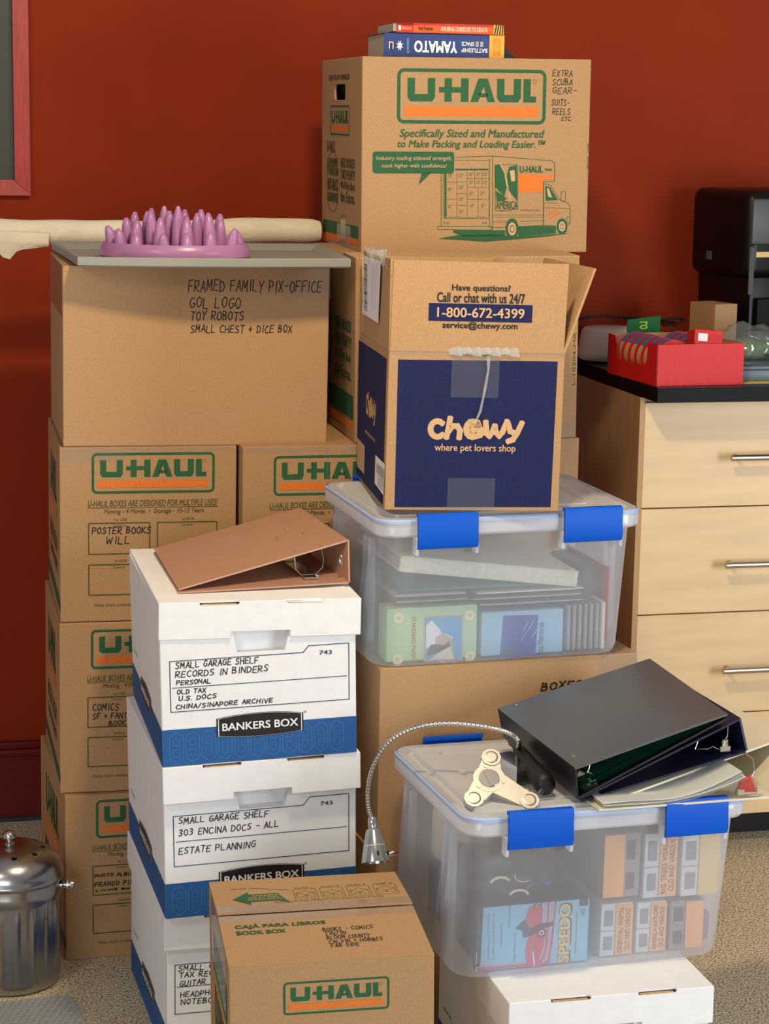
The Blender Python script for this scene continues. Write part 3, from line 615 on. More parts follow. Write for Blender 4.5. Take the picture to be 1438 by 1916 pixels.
N2 = [('SMALL GARAGE SHELF', (334, 1542), (504, 1524)), ('303 ENCINA DOCS - ALL', (334, 1564), (523, 1546)), ('ESTATE PLANNING', (334, 1598), (480, 1578))]
N3 = [('SMALL GARAGE', (333, 1817), (450, 1804)), ('TAX RECORDS', (335, 1830), (440, 1820)), ('GUITAR', (336, 1845), (386, 1833)), ('HEADPHONES', (337, 1866), (430, 1852)), ('NOTEBOOKS', (338, 1880), (430, 1868))]
b1 = mtx(-.3519, 3.3050, .5345, 1.51, -1.63, 13.31); l1 = mtx(-.3575, 3.2950, .7471, .34, .44, 13.01)
b2 = mtx(-.3496, 3.3225, .2684, 1.6, -1.25, 15.0); l2 = mtx(-.3511, 3.3014, .4710, .60, -1.44, 14.61)
l3 = mtx(-.3542, 3.3395, .2047, .93, .42, 15.13); b3 = mtx(-.350, 3.350, 0, 0, 0, 15.1)
file_box('white file box marked records in binders, top of its stack under the rose binder', b1, .3213, .262, .412, l1, .3303, .0612, .4303, N1, 60, marks=(((317, 1238), (567, 1224), (577, 1208), (652, 1203), (652, 1312), (318, 1333)), ((322, 1286), (648, 1266))), hole=((430, 1184), (546, 1217)))
file_box('white file box marked estate planning, middle of the stack', b2, .3235, .258, .418, l2, .3300, .0625, .4300, N2, 70, marks=(((324, 1528), (567, 1507), (579, 1491), (652, 1485), (652, 1590), (325, 1622)), ((329, 1576), (647, 1546))), hole=((435, 1485), (546, 1506)))
file_box('white file box marked guitar, bottom of the stack half behind the book box', b3, .3220, .255, .42, l3, .3330, .0600, .4300, N3, 80, marks=(((327, 1806), (570, 1775), (582, 1757), (655, 1748), (655, 1866), (326, 1898)), ((331, 1851), (650, 1815))))
lw_ = mtx(.2001, 3.0125, .2042, -.3, 0, 13.75); bw_ = mtx(.2051, 3.021, 0, 0, 0, 13.75)
file_box('white file box with plain lid on the carpet under the lower clear bin', bw_, .3190, .255, .415, lw_, .3304, .0600, .4300, [], 90)

# ------------------------------------------------------------------ clear bins with blue latches
def loft(g, rings, mt, close0=False, close1=False):
    n = len(rings[0]); v = [p for r_ in rings for p in r_]; f = []
    for i in range(len(rings) - 1):
        for k in range(n): f.append([i * n + k, i * n + (k + 1) % n, (i + 1) * n + (k + 1) % n, (i + 1) * n + k])
    if close0: f.append(list(range(n))[::-1])
    if close1: f.append([(len(rings) - 1) * n + k for k in range(n)])
    g.add(v, f, mt)
def ring3(w, d, r, z, cx, cy): return [(x, y, z) for x, y in rrect(w, d, r, 7, cx, cy)]
def storage_bin(label, X, w, d, lz, h, lt, tilt=(0, 0)):
    """X at the lid's front-left corner projected to the bin's foot; w, d = lid outline; lz = lid skirt bottom; lt = skirt height"""
    root = thing('storage_bin', label, 'storage bin', X, 'clear bins with blue latches'); cx_, cy_ = w / 2, d / 2
    g = G()
    prof = [(.405, .325, .034, .000), (.418, .338, .040, .003), (.426, .346, .042, .012), (.446, .366, .036, lz * .98)]
    sx, sy = w / .476, d / .39
    R_ = [ring3(a * sx + k_, b_ * sy, r_, z, cx_ - k_ / 2, cy_) for (a, b_, r_, z), k_ in zip(prof, (.025, .025, .025, .0))]
    loft(g, R_, 'bin', close0=True)
    loft(g, [ring3(.446 * sx, .366 * sy, .036, lz * .98, cx_, cy_), ring3(.462 * sx, .376 * sy, .036, lz * .985, cx_, cy_), ring3(.462 * sx, .376 * sy, .036, lz + .012, cx_, cy_)], 'bin_rim')
    for x in (.10, .14, .36, .40):                         # moulded ribs on the short sides
        for side in (0, 1):
            xx = cx_ + (-1 if side == 0 else 1) * (.221 * sx); y = x * d / .5 + .02
            g.box(xx - .006, y, lz * .12, xx + .006, y + .012, lz * .9, 'bin', .003)
    g.build('bin_body', root, smooth=35)
    g = G()
    loft(g, [ring3(w - .006, d - .006, .036, lz - .004, cx_, cy_), ring3(w, d, .038, lz, cx_, cy_), ring3(w, d, .038, lz + lt * .7, cx_, cy_), ring3(w - .008, d - .008, .036, lz + lt, cx_, cy_), ring3(w - .034, d - .034, .028, lz + lt, cx_, cy_)], 'bin_rim')
    loft(g, [ring3(w - .034, d - .034, .028, lz + lt, cx_, cy_), ring3(w - .038, d - .038, .026, lz + lt - .006, cx_, cy_), ring3(w - .056, d - .056, .024, lz + lt - .006, cx_, cy_), ring3(w - .062, d - .062, .022, lz + lt + .003, cx_, cy_), ring3(w - .13, d - .11, .02, lz + lt + .003, cx_, cy_), ring3(w - .135, d - .115, .018, lz + lt - .001, cx_, cy_), ring3(w - .15, d - .13, .016, lz + lt - .001, cx_, cy_), ring3(w - .155, d - .135, .015, lz + lt + .003, cx_, cy_)], 'bin_lid', close1=True)
    lid = g.build('lid', root, smooth=30)
    g = G(); loft(g, [ring3(w + .0006, d + .0006, .038, lz + lt * .72, cx_, cy_), ring3(w + .0008, d + .0008, .038, lz + lt * .90, cx_, cy_), ring3(w - .004, d - .004, .036, lz + lt * .99, cx_, cy_)], 'gasket'); g.build('gasket', lid, smooth=40)
    lw2 = .105 * sx
    def latch(x, y, ry):
        g = G(); p = [(0, lt + .010), (-.010, lt + .010), (-.013, lt + .004), (-.013, .010), (-.016, -.012), (-.012, -.022), (-.006, -.024), (-.006, -.018), (-.009, -.008), (-.007, .008), (-.007, lt + .004), (.0, lt + .005)]
        A = Matrix.Translation((x, y, lz)) @ Matrix.Rotation(ry, 4, 'Z')
        v = [A @ Vector((-lw2 / 2, q[0], q[1])) for q in p] + [A @ Vector((lw2 / 2, q[0], q[1])) for q in p]; n = len(p)
        g.add(v, [[i, (i + 1) % n, n + (i + 1) % n, n + i] for i in range(n)], 'blue_plastic')
        for k0 in (0, n):
            tri = [[0, 1, 10, 11], [1, 2, 10], [2, 3, 9, 10], [3, 4, 8, 9], [4, 5, 7, 8], [5, 6, 7]]
            g.f += [[k0 + len(g.v) - 2 * n + j for j in t_] for t_ in tri]; g.m += [0] * len(tri)
        o = g.build('latch', root, smooth=30)
        for s in (-1, 1): g = G(); g.box(s * lw2 / 2 - .003, -.008, -.034, s * lw2 / 2 + .003, .010, -.004, 'bin_rim', .001, X=A); g.build('latch_bracket', o)
    for x in (w * .245, w * .79): latch(x, 0, 0); latch(x, d, math.pi)
    return root
BL = mtx(.1298, 3.0684, .264, 0, .45, 17.2); BU = mtx(-.0074, 3.448, .6605, .4, -.3, 16.63)
storage_bin('lower clear storage bin holding slide trays and a disc case, carrying the binders', BL, .4766, .399, .2415, .268, .0269)
storage_bin('upper clear storage bin full of photo albums, under the blue pet supply box', BU, .4758, .382, .2322, .258, .0263)

# ------------------------------------------------------------------ blue pet supply box (open flaps)
M['tape_fold'] = clear_mat('crumpled_clear_tape', (240, 238, 232), .26, .12, .45, .2)
CH = mtx(-.0004, 3.472, .9335, -1.05, .93, 7.71); cw, chh, cd, ct = .295, .2645, .372, .004
r = thing('pet_supply_box', 'open cardboard box with dark blue printed panel and raised flaps, on the upper clear bin', 'box', CH)
g = G()
g.box(0, 0, 0, cw, ct, chh, 'kraft', .001); g.box(0, cd - ct, 0, cw, cd, chh, 'kraft', .001); g.box(0, ct, 0, ct, cd - ct, chh, 'kraft', .001); g.box(cw - ct, ct, 0, cw, cd - ct, chh, 'kraft', .001); g.box(ct, ct, 0, cw - ct, cd - ct, ct, 'kraft')
F, L, T = faces(g, CH, cw, chh, cd)
def thick(F, pts, w, mt, lift=.0012):
    F.line(pts, w, mt, lift)
    for k, (x, y) in enumerate(pts): F.poly([(x + w / 2 * math.cos(t), y + w / 2 * math.sin(t)) for t in [i * math.pi / 6 for i in range(12)]], mt, lift + .00002 * (k + 1))
def arc(cx_, cy_, rx_, ry_, a0, a1, n=12): return [(cx_ + rx_ * math.cos(rad(a0 + (a1 - a0) * i / n)), cy_ + ry_ * math.sin(rad(a0 + (a1 - a0) * i / n))) for i in range(n + 1)]
F.poly([F.px(*p) for p in ((737.6, 948.7), (1029.4, 948.7), (1042.8, 676.4), (744.5, 672.6))], 'navy')
L.poly([L.px(*p) for p in ((667.5, 888), (715.8, 945), (723.4, 671), (671.5, 636))], 'navy')
Q = lambda x, y: (580 + x / 2.6145, 440 + y / 2.6145)
LET = [arc(622, 948, 34, 38, -48, -312), [(684, 896), (676, 940), (666, 988)], [(674, 962), (694, 934), (720, 934), (732, 956), (728, 990)], arc(795, 950, 33, 38, 15, -260) + [(800, 912)], [(768, 958), (798, 952), (826, 938), (818, 916), (800, 912)], [(795, 988), (830, 978), (852, 950)],
       [(858, 915), (862, 970), (876, 982), (890, 962), (902, 934), (908, 965), (924, 982), (940, 962), (962, 912)], [(968, 926), (978, 960), (996, 966)], [(1034, 920), (1010, 970), (990, 1000), (968, 1008)]]
for s_ in LET: thick(F, [F.px(*Q(*p)) for p in s_], .0096, 'kraft_print')
F.tpx('where pet lovers shop', (812, 847.5), (964, 832), 'kraft_print', bold=.02, lift=.0012)
a0 = L.px(684, 818); a1 = L.px(705, 742); fx = lambda p: (a0[0] + (p[0] - 575) / 470 * (a1[0] - a0[0]), a1[1] + (p[1] - 880) / 140 * (a0[1] - a1[1]) * .62)
for s_ in LET: thick(L, [fx(p) for p in s_], .008, 'kraft_print')
L.text('where pet lovers shop', (a0[0], a0[1] + .006), (a1[0], a0[1] + .016), 'kraft_print', bold=.02, lift=.0012)
L.poly([L.px(*p) for p in ((668.5, 872), (682, 887), (683, 835), (669, 818))], 'kraft_edge', .001)
g.build('carton_body', r)
g = G(); Fl = Face(g, CH, (0, 0, chh), (1, 0, 0), Vector((0, .02, 1)).normalized())
g.panel([(.002, 0, chh), (cw - .002, 0, chh), (cw + .001, .003, chh + .149), (.004, .003, chh + .149)], ct, 'kraft')
Fl.tpx('Have questions?', (845, 547), (955, 534), 'black', bold=.03); Fl.tpx('Call or chat with us 24/7', (817, 565), (982, 550), 'black', bold=.03)
Fl.rect(Fl.px(801, 600), Fl.px(996, 571), 'navy'); Fl.tpx('1-800-672-4399', (817, 593), (981, 578), 'kraft_print', bold=.02, lift=.0009); Fl.tpx('service@chewy.com', (827, 617), (968, 604), 'black', bold=.03)
f_ = g.build('front_flap', r)
g = G(); g.panel([(0, cd - .03, chh), (0, .004, chh), (-.001, .006, chh + .150), (-.004, cd - .03, chh + .150)], ct, 'kraft_dark'); f_ = g.build('side_flap', r)
g = G(); Ls = Face(g, CH, (-.002, cd, chh), (0, -1, 0), Vector((-.012, 0, 1)).normalized())
Ls.poly([Ls.px(*p) for p in ((679, 586), (708.5, 605), (713.5, 489), (682.5, 478))], 'white_ink', .0012)
for k in range(26):
    y_ = 494 + k * 3.4
    Ls.line([Ls.px(682.5, y_), Ls.px(688, y_ + 3)], random.choice((.001, .002, .0014)), 'black', .0018)
for x_ in (697, 700, 704): Ls.line([Ls.px(x_ + 2, 500), Ls.px(x_ - 1, 578)], .0012 if x_ != 700 else .0007, 'slate', .0018)
g.build('shipping_label', f_)
g = G(); g.panel([(cw, .0, chh), (cw, cd, chh), (cw + .040, cd, chh + .143), (cw + .044, -.012, chh + .143)], ct, 'kraft_dark'); g.build('side_flap', r)
g = G(); g.panel([(cw, cd, chh), (0, cd, chh), (0, cd + .035, chh + .138), (cw * .82, cd + .035, chh + .138)], ct, 'kraft_dark'); g.build('back_flap', r)
g = G(); Lb = Face(g, CH, (0, cd, 0), (0, -1, 0), (0, 0, 1))
Lb.poly([Lb.px(*p) for p in ((702, 904), (718.5, 927), (721.5, 869), (703.5, 851))], 'white_ink', .0014)
Lb.poly([Lb.px(*p) for p in ((706, 883), (719, 897), (720.3, 879), (706, 866))], 'album_spine', .0018)
for k in range(6): Lb.line([Lb.px(709 + k * 1.9, 890 + k * 1.6), Lb.px(708.5 + k * 1.9, 910 + k * 1.8)], .0022, 'black', .0018)
g.build('address_label', r)
tape_strip(r, [(.105, -.0012, .19, .185, -.0008, .262), (.105, -.0012, .0, .185, -.0008, .055), (.0, -.0010, chh - .006, cw, -.0004, chh + .002)])
g = G(); cr_ = [F.px(*Q(870, 590)), F.px(*Q(868, 660)), F.px(*Q(855, 740)), F.px(*Q(842, 800)), F.px(*Q(830, 860)), F.px(*Q(806, 912)), F.px(*Q(770, 900))]
g.tube([(x, -.004 - .002 * (k % 2), z) for k, (x, z) in enumerate(cr_)], [.004, .002, .0028, .002, .0026, .002, .001], 'tape_fold', 5)
random.seed(5)
for k in range(7):
    x = .10 + k * .016; g.panel([(x, -.003, chh - .004), (x + .022, -.007, chh - .006 + .006 * (k % 2)), (x + .018, -.002, chh + .010), (x - .003, .001, chh + .006)], .0004, 'tape_fold')
for k in range(12):
    y = .02 + k * .02; g.panel([(-.004, y + .022, chh + .135), (-.006, y, chh + .133 + .004 * (k % 2)), (-.001 - .008 * (k % 3), y, chh + .158 + random.uniform(-.004, .006)), (.003 - .006 * (k % 2), y + .022, chh + .158 + random.uniform(-.003, .006))], .0004, 'tape_fold')
g.build('crumpled_tape', r)

# ------------------------------------------------------------------ contents of the bins
def bin_face(B, y): return Face(None, B, (0, y, 0), (1, 0, 0), (0, 0, 1))
def bin_box(B, name, label, cat, ll, ur, y, dep, mt, group=None, bev=.0015, minz=.004, deg=0):
    F0 = bin_face(B, y); a = F0.px(*ll); b_ = F0.px(*ur); z0 = max(a[1], minz)
    w = b_[0] - a[0]; h = b_[1] - z0
    X = B @ Matrix.Translation((a[0], y, z0)) @ Matrix.Rotation(rad(deg), 4, 'Y')
    t = thing(name, label, cat, X, group); g = G(); g.box(0, 0, 0, w, dep, h, mt, bev, seg=2)
    return t, g, Face(g, X, (0, 0, 0), (1, 0, 0), (0, 0, 1)), w, h
U_ = BU
t, g, F, w, h = bin_box(U_, 'photo_album', 'pale green photo album with flowers and a couple, inside the upper clear bin', 'photo album', (722, 1258), (893, 1131), .045, .05, 'album_green')
Z2 = lambda x, y: F.px(690 + x / 2.8196, 1000 + y / 2.8196)
F.poly([Z2(*p) for p in ((288, 672), (495, 662), (495, 425), (288, 432))], 'dvd_pink'); F.poly([Z2(*p) for p in ((296, 664), (488, 655), (488, 432), (296, 440))], 'sky', .0009)
F.poly([Z2(*p) for p in ((300, 600), (300, 480), (330, 450), (372, 500), (398, 555), (350, 580))], 'white_ink', .0012); F.poly([Z2(*p) for p in ((305, 640), (320, 585), (420, 555), (425, 590), (370, 620))], 'black', .0014); F.poly([Z2(*p) for p in ((350, 575), (350, 540), (392, 520), (425, 560), (390, 585))], 'skin', .0016); F.poly([Z2(*p) for p in ((320, 660), (370, 620), (440, 580), (440, 540), (400, 520), (440, 555), (450, 655))], 'spk', .0010)
F.text('STANDARD PHOTO', Z2(222, 678), Z2(248, 432), 'book_red', bold=.02, rot=-90)
for x, y in ((150, 658), (155, 440), (530, 425), (532, 640), (385, 695)):
    c_ = Z2(x, y)
    for k in range(8):
        a_ = k * math.pi / 4; F.poly([(c_[0] + .006 * math.cos(a_) + .0042 * math.cos(q), c_[1] + .006 * math.sin(a_) + .0042 * math.sin(q)) for q in [i * math.pi / 4 for i in range(8)]], 'flower', .0008 + k * .00005)
    F.poly([(c_[0] + .0035 * math.cos(q), c_[1] + .0035 * math.sin(q)) for q in [i * math.pi / 4 for i in range(8)]], 'gold', .0015)
g.build('cover', t)
t, g, F, w, h = bin_box(U_, 'photo_album', 'pale blue photo album with a palm at dusk, inside the upper clear bin', 'photo album', (899, 1254), (1054, 1139), .045, .05, 'album_blue')
F.poly([Z2(*p) for p in ((686, 692), (872, 690), (892, 425), (708, 428))], 'dusk')
F.line([Z2(785, 688), Z2(765, 650), Z2(742, 622)], .0009, 'slate', .001); 
for dx, dy in ((-40, -10), (-30, 20), (-12, -34), (20, -26), (28, 0), (10, 14), (-25, -25)): F.line([Z2(738, 618), Z2(738 + dx, 618 + dy)], .0022, 'moss', .001)
for x, y in ((800, 560), (840, 500), (810, 510), (860, 540)): F.line([Z2(x, y), Z2(x + 30, y - 50)], .0016, 'album_blue', .001)
F.text('Photo Memories', Z2(886, 655), Z2(922, 465), 'green', rot=90)
g.build('cover', t)
for k in range(6):
    t, g, F, w, h = bin_box(U_, 'photo_album', 'slim grey photo album, %s from the left in the row beside the palm album' % ('first', 'second', 'third', 'fourth', 'fifth', 'sixth')[k], 'photo album', (1059 + k * 10.6, 1241 - k), (1068.5 + k * 10.6, 1132 - .8 * k), .045 + .002 * (k % 2), .15, 'album_spine', 'slim albums standing in the upper bin', .003); g.build('cover', t)
t, g, F, w, h = bin_box(U_, 'photo_album', 'slim cream photo album ending the row of grey albums in the upper bin', 'photo album', (1123, 1236), (1133, 1126), .045, .15, 'spk'); g.build('cover', t)
for k, (a_, b_, lab) in enumerate((((742, 1129), (876, 1119), 'thin white photo album lying flat on the pale green album'), ((738, 1118.6), (872, 1107), 'thin white photo album, topmost of the two lying over the pale green album'), ((897, 1132), (1092, 1122), 'flat grey photo album lying over the pale blue album, lowest of three'), ((885, 1121.5), (1088, 1111), 'flat grey photo album in the middle of three over the pale blue album'), ((893, 1110.5), (1092, 1101), 'flat pale photo album, topmost of three over the pale blue album'))):
    t, g, F, w, h = bin_box(U_, 'photo_album', lab, 'photo album', a_, b_, .05, .22, 'album_spine' if k != 4 else 'white_page', minz=0); g.build('cover', t)
t, g, F, w, h = bin_box(U_, 'folder', 'teal plastic folder under the speckled album in the upper clear bin', 'folder', (748, 1104), (1085, 1088), .06, .20, 'teal', minz=0, deg=0); g.build('cover', t)
g2_ = G(); g2_.panel([(0, .0, h), (w, 0, h), (w, .16, h + .004), (0, .16, h + .03)], .002, 'teal'); g2_.build('flap', t)
F0 = bin_face(U_, .052); a = F0.px(747, 1070)
t = thing('photo_album', 'thick speckled cream photo album lying tilted on top inside the upper clear bin', 'photo album', U_ @ Matrix.Translation((a[0], .052, a[1])) @ Matrix.Rotation(rad(7.6), 4, 'Y')); g = G()
Lh = .325; g.box(0, 0, 0, Lh, .26, .003, 'spk', .001); g.box(0, 0, .025, Lh, .26, .028, 'spk', .001); g.box(0, .002, .003, Lh, .006, .025, 'spk'); g.build('cover', t)
g = G(); g.box(.004, .008, .0035, Lh - .004, .255, .0245, 'pages'); g.build('pages', t)
t, g, F, w, h = bin_box(U_, 'photo_album', 'dark teal album standing upright at the right end of the upper bin', 'photo album', (1088, 1160), (1130, 1062), .10, .16, 'clutter', minz=0); g.box(0, 0, -.05, w, .16, 0, 'clutter'); g.build('cover', t)
t, g, F, w, h = bin_box(U_, 'photo_album', 'thin dark red album standing at the far right inside the upper bin', 'photo album', (1134, 1200), (1139, 1062), .07, .2, 'book_red'); g.build('cover', t)

V_ = BL
F0 = bin_face(V_, .045)
t, g, F, w, h = bin_box(V_, 'disc_case', 'disc case with light blue sleeve reading speedo, standing in the lower clear bin', 'disc case', (888, 1833), (1103, 1680), .048, .014, 'black_matte')
clip_ = lambda p: (min(max(p[0], .0006), w - .0006), min(max(p[1], .0006), h - .0006))
S_ = lambda x, y: clip_(F.px(860 + x / 2.663, 1540 + y / 2.663))
F.poly([S_(*p) for p in ((98, 775), (628, 738), (652, 352), (118, 396))], 'dvd_blue', .0005)
for k, o_ in enumerate((0, 24, 48)): F.line([S_(98, 772 - o_), S_(330, 752 - o_), S_(400 - o_ * .4, 735 - o_), S_(440 - o_, 690 - o_), S_(455 - o_, 600), S_(478 - o_ * 1.5, 368)], .0032, 'dvd_red', .0008); F.line([S_(98, 760 - o_), S_(330, 741 - o_), S_(392 - o_ * .4, 722 - o_), S_(428 - o_, 680 - o_), S_(443 - o_, 600), S_(464 - o_ * 1.5, 370)], .0016, 'dvd_pink', .0009)
F.poly([S_(*p) for p in ((335, 735), (322, 640), (345, 560), (325, 480), (345, 420), (385, 395), (412, 420), (405, 500), (425, 560), (405, 640), (385, 728))], 'dvd_red', .0012)
for x, y, r_ in ((382, 412, 11), (405, 545, 18)):
    c_ = S_(x, y)
    for kx, mt, lf in ((1, 'black', .0015), (.6, 'white_ink', .0017), (.35, 'black', .0019)): F.poly([(c_[0] + r_ * kx * .00042 * math.cos(q), c_[1] + r_ * kx * .0004 * math.sin(q)) for q in [i * math.pi / 8 for i in range(16)]], mt, lf)
F.poly([S_(*p) for p in ((275, 525), (320, 480), (345, 520), (400, 500), (465, 490), (460, 510), (410, 525), (350, 560), (315, 570), (310, 535))], 'black', .0014); F.line([S_(362, 640), S_(368, 720)], .002, 'white_ink', .0015)
F.text('SPEEDO', S_(482, 728), S_(562, 392), 'black', bold=.07, rot=90, lift=.0008); F.text('SPEEDO', S_(484, 724), S_(552, 398), 'gold', bold=.045, rot=90, lift=.0012)
F.text('a demolition derby love story', S_(566, 660), S_(590, 440), 'slate', rot=90, lift=.0009)
for k in range(4):
    x = 135 + (k % 2) * 26; y = 560 if k < 2 else 680; F.text('(official', S_(x, y), S_(x + 14, y - 110), 'slate', rot=90, lift=.0009)
F.text('a remarkable film...', S_(195, 620), S_(212, 490), 'slate', rot=90, lift=.0009); F.text('hilarious and moving', S_(238, 520), S_(256, 400), 'slate', rot=90, lift=.0009); F.text('edge of your seat', S_(262, 690), S_(282, 550), 'slate', rot=90, lift=.0009)
F.poly([S_(*p) for p in ((594, 412), (636, 410), (638, 370), (596, 374))], 'black', .0009); F.text('DVD', S_(602, 460), S_(622, 425), 'slate', rot=90, lift=.0009); F.text('PG', S_(66, 775), S_(90, 715), 'white_ink', bold=.03, rot=90, lift=.0009); F.rect(S_(66, 705), S_(84, 645), 'white_ink')
F.text('DOCUMENTARY', S_(86, 640), S_(94, 430), 'white_ink', rot=90, lift=.0009)
g.build('case', t)
t = thing('plastic_bag', 'dark bag of odds and ends lying above the disc case in the lower clear bin', 'bag', V_ @ Matrix.Translation((.12, .15, .13)))
g = G(); b_ = bmesh.new(); bmesh.ops.create_icosphere(b_, subdivisions=4, radius=1); random.seed(3)
from mathutils import noise as NZ
for v in b_.verts:
    n = NZ.noise(v.co * 3.1) * .28 + NZ.noise(v.co * 8) * .12; v.co *= (1 + n); v.co = Vector((v.co.x * .085, v.co.y * .085, v.co.z * .038))
g.bm(b_, 'clutter'); g.build('bag_body', t, smooth=80)
g = G()
for (x, y, z, a_) in ((-.04, -.09, .01, .4), (.02, -.092, -.004, 1.1), (.045, -.088, .012, 2.2), (-.01, -.094, -.012, .2), (.0, -.09, .02, 2.8)):
    g.tube([(x + .016 * math.cos(a_ + k * .5), y, z + .010 * math.sin(a_ + k * .5)) for k in range(6)], .0022, random.choice(('cream_cover', 'steel', 'dusk')), 6)
g.build('trinket', t)
t = thing('fabric_bundle', 'folded cream cloth behind the dark bag in the lower clear bin', 'cloth', V_ @ Matrix.Translation((.12, .26, .10))); g = G(); g.box(-.07, 0, 0, .09, .06, .09, 'linen', .012, seg=3); g.build('cloth_body', t, smooth=50)
t = thing('small_box', 'dark flat box under the dark bag behind the disc case', 'box', V_ @ Matrix.Translation((.05, .07, .004))); g = G(); g.box(0, 0, 0, .175, .25, .085, 'clutter', .002); g.build('carton_body', t)
LB = [((1120, 1812), (1184, 1688), 'ORIENTAL/ ANIMAL', 'slide_white', 'orange_label', 'front row, nearest the disc case'), ((1187, 1810), (1247, 1685), 'AMERICA-EXPLORE', 'slide_white', 'orange_label', 'middle of the front row'), ((1249, 1806), (1316, 1682), '', 'slide_grey', 'orange_label', 'front row at the right end'),
      ((1126, 1682), (1200, 1556), '', 'slide_grey', 'orange_label', 'upper row at the left end'), ((1202, 1682), (1268, 1556), 'BIG TREES VISALIA', 'slide_white', 'orange_label', 'middle of the upper row'), ((1272, 1678), (1346, 1556), '', 'slide_white', 'manila', 'upper row at the right end')]
zz = []
for k, (ll, ur, tx, mt, lm, wh) in enumerate(LB):
    t, g, F, w, h = bin_box(V_, 'slide_tray', 'slide tray with %s label, %s in the lower bin' % ('yellow' if lm == 'manila' else 'orange', wh), 'slide tray', ll, ur, .055, .2, mt, 'slide trays in the lower bin', minz=.0045 if k < 3 else 0)
    lab_left = k == 3
    for z0, z1 in ((.12, .38), (.58, .88)):
        F.rect((w * (.62 if lab_left else .10), h * z0), (w * (.85 if lab_left else .38), h * z1), 'slide_grey' if mt == 'slide_white' else 'slate')
    F.rect((0, h * .475), (w, h * .49), 'slide_grey')
    g.build('tray_body', t)
    g = G(); F2 = Face(g, t.matrix_world, (0, 0, 0), (1, 0, 0), (0, 0, 1)); x0, x1 = (0, w * .55) if lab_left else (w * .46, w)
    g.box(x0, -.0022, .002, x1, -.0008, h - .002, lm)
    if tx: F2.text(tx, (x0 + .004, h * .06), (x0 + (x1 - x0) * .42, h * .94), 'slate', rot=90, lift=.0028); F2.text('OLD AND VARIOUS', (x0 + (x1 - x0) * .55, h * .1), (x0 + (x1 - x0) * .85, h * .9), 'slate', rot=90, lift=.0028)
    g.build('paper_label', t)
t, g, F, w, h = bin_box(V_, 'gift_wrap', 'crumpled purple wrapping behind the slide trays at the right of the lower bin', 'wrapping', (1306, 1796), (1330, 1706), .08, .12, 'purple', bev=.006); g.build('wrap_body', t)

# ------------------------------------------------------------------ binders
def kz(px, py, z): return EYE + 1.029 * (at_z(px, py, z) - EYE)
def rings(root, centre, ax, up, out, r_, mt='steel', n=3, gap=.1, wire=.0016):
    g = G()
    for k in range(n):
        c = centre + ax * (k * gap)
        g.tube([c + out * (r_ * math.cos(rad(a))) + up * (r_ * .95 * math.sin(rad(a))) for a in range(0, 361, 24)], wire, mt, 6)
    g.build('ring_mechanism', root)
def binder(label, name, tf, tb, sp_b, lo_f, mats, thick_=.003, spine_side=None):
    """tf: top cover corners (front-open, front-spine, back-spine, back-open); sp_b: bottom of the spine (front, back); lo_f: bottom cover open corners (front, back)"""
    root = thing(name, label, 'binder', Matrix.Translation(tf[1])); iv = -Vector(tf[1])
    q = lambda l: [Vector(p) + iv for p in l]
    up = lambda P, s: P if (Vector(P[1]) - Vector(P[0])).cross(Vector(P[3]) - Vector(P[0])).z * s > 0 else [P[0], P[3], P[2], P[1]]
    g = G(); g.panel(up(q(tf), 1), thick_, mats[0]); g.build('front_cover', root)
    g = G(); sp = q([tf[1], tf[2], sp_b[1], sp_b[0]]); g.panel(sp, thick_, mats[1]); g.build('spine', root)
    g = G(); g.panel(up(q([lo_f[0], sp_b[0], sp_b[1], lo_f[1]]), 1), thick_, mats[2]); g.build('back_cover', root)
    return root, iv
# rose binder on the white file boxes
A0 = at_z(334, 1108, .8120); B0 = at_z(652, 1089, .8145); C0 = at_z(650, 1010, .876); D0 = at_z(560, 950, .878); E0 = at_z(288, 1026, .8205); A1 = at_z(334, 1102, .8160)
back = (D0 - C0); Bb = B0 + back
root, iv = binder('rose gold binder with open end showing rings, lying on the top white file box', 'ring_binder', [A1, C0, D0, E0], None, [B0, Bb], [A0, E0 + Vector((0, 0, -.006))], ['rose', 'rose', 'rose'], .0028)
ex_ = (B0 - A0).normalized(); eb = back.normalized()
g = G(); sp_mid = (B0 + C0) / 2 + iv
c0 = B0 + iv - ex_ * .005 + Vector((0, 0, .030)); g.tube([c0 + ex_ * .0 + eb * .03 + Vector((0, 0, 0)) + eb * (.006 * math.cos(t)) + Vector((0, 0, .010 * math.sin(t))) for t in [i * math.pi / 8 for i in range(17)]], .0012, 'steel', 6); g.build('finger_ring', root)
g = G()
for k in (.05, .16):
    c0 = B0 + iv - ex_ * .055 + eb * k + Vector((0, 0, .030))
    g.tube([c0 + ex_ * a + Vector((0, 0, b_)) for a, b_ in ((-.026, .020), (-.022, -.016), (-.012, -.025), (.012, -.025), (.024, -.014), (.026, .0), (.020, .024))], .0011, 'steel', 6)
g.box(-.012, 0, 0, .012, .20, .004, 'steel', X=Matrix.Translation(B0 + iv - ex_ * .055 + Vector((0, 0, .001)) + eb * .03) @ Matrix.Rotation(math.atan2(eb.y, eb.x) - math.pi / 2, 4, 'Z'))
g.build('ring_mechanism', root)
g = G()
for px_, py_ in ((538, 990), (568, 975), (560, 1000), (586, 992)):
    nn = (C0 - A1).cross(D0 - C0).normalized(); nn = nn if nn.z > 0 else -nn; P = at_plane(px_, py_, A1, nn) + iv
    g.lathe([(.0035, 0), (.0030, .0008), (.001, .0012)], 'rose', Matrix.Translation(P), 12)
g.build('rivet', root)

# stack on the lower bin: clear sleeves binder, navy binder, black binder
z0 = .5365
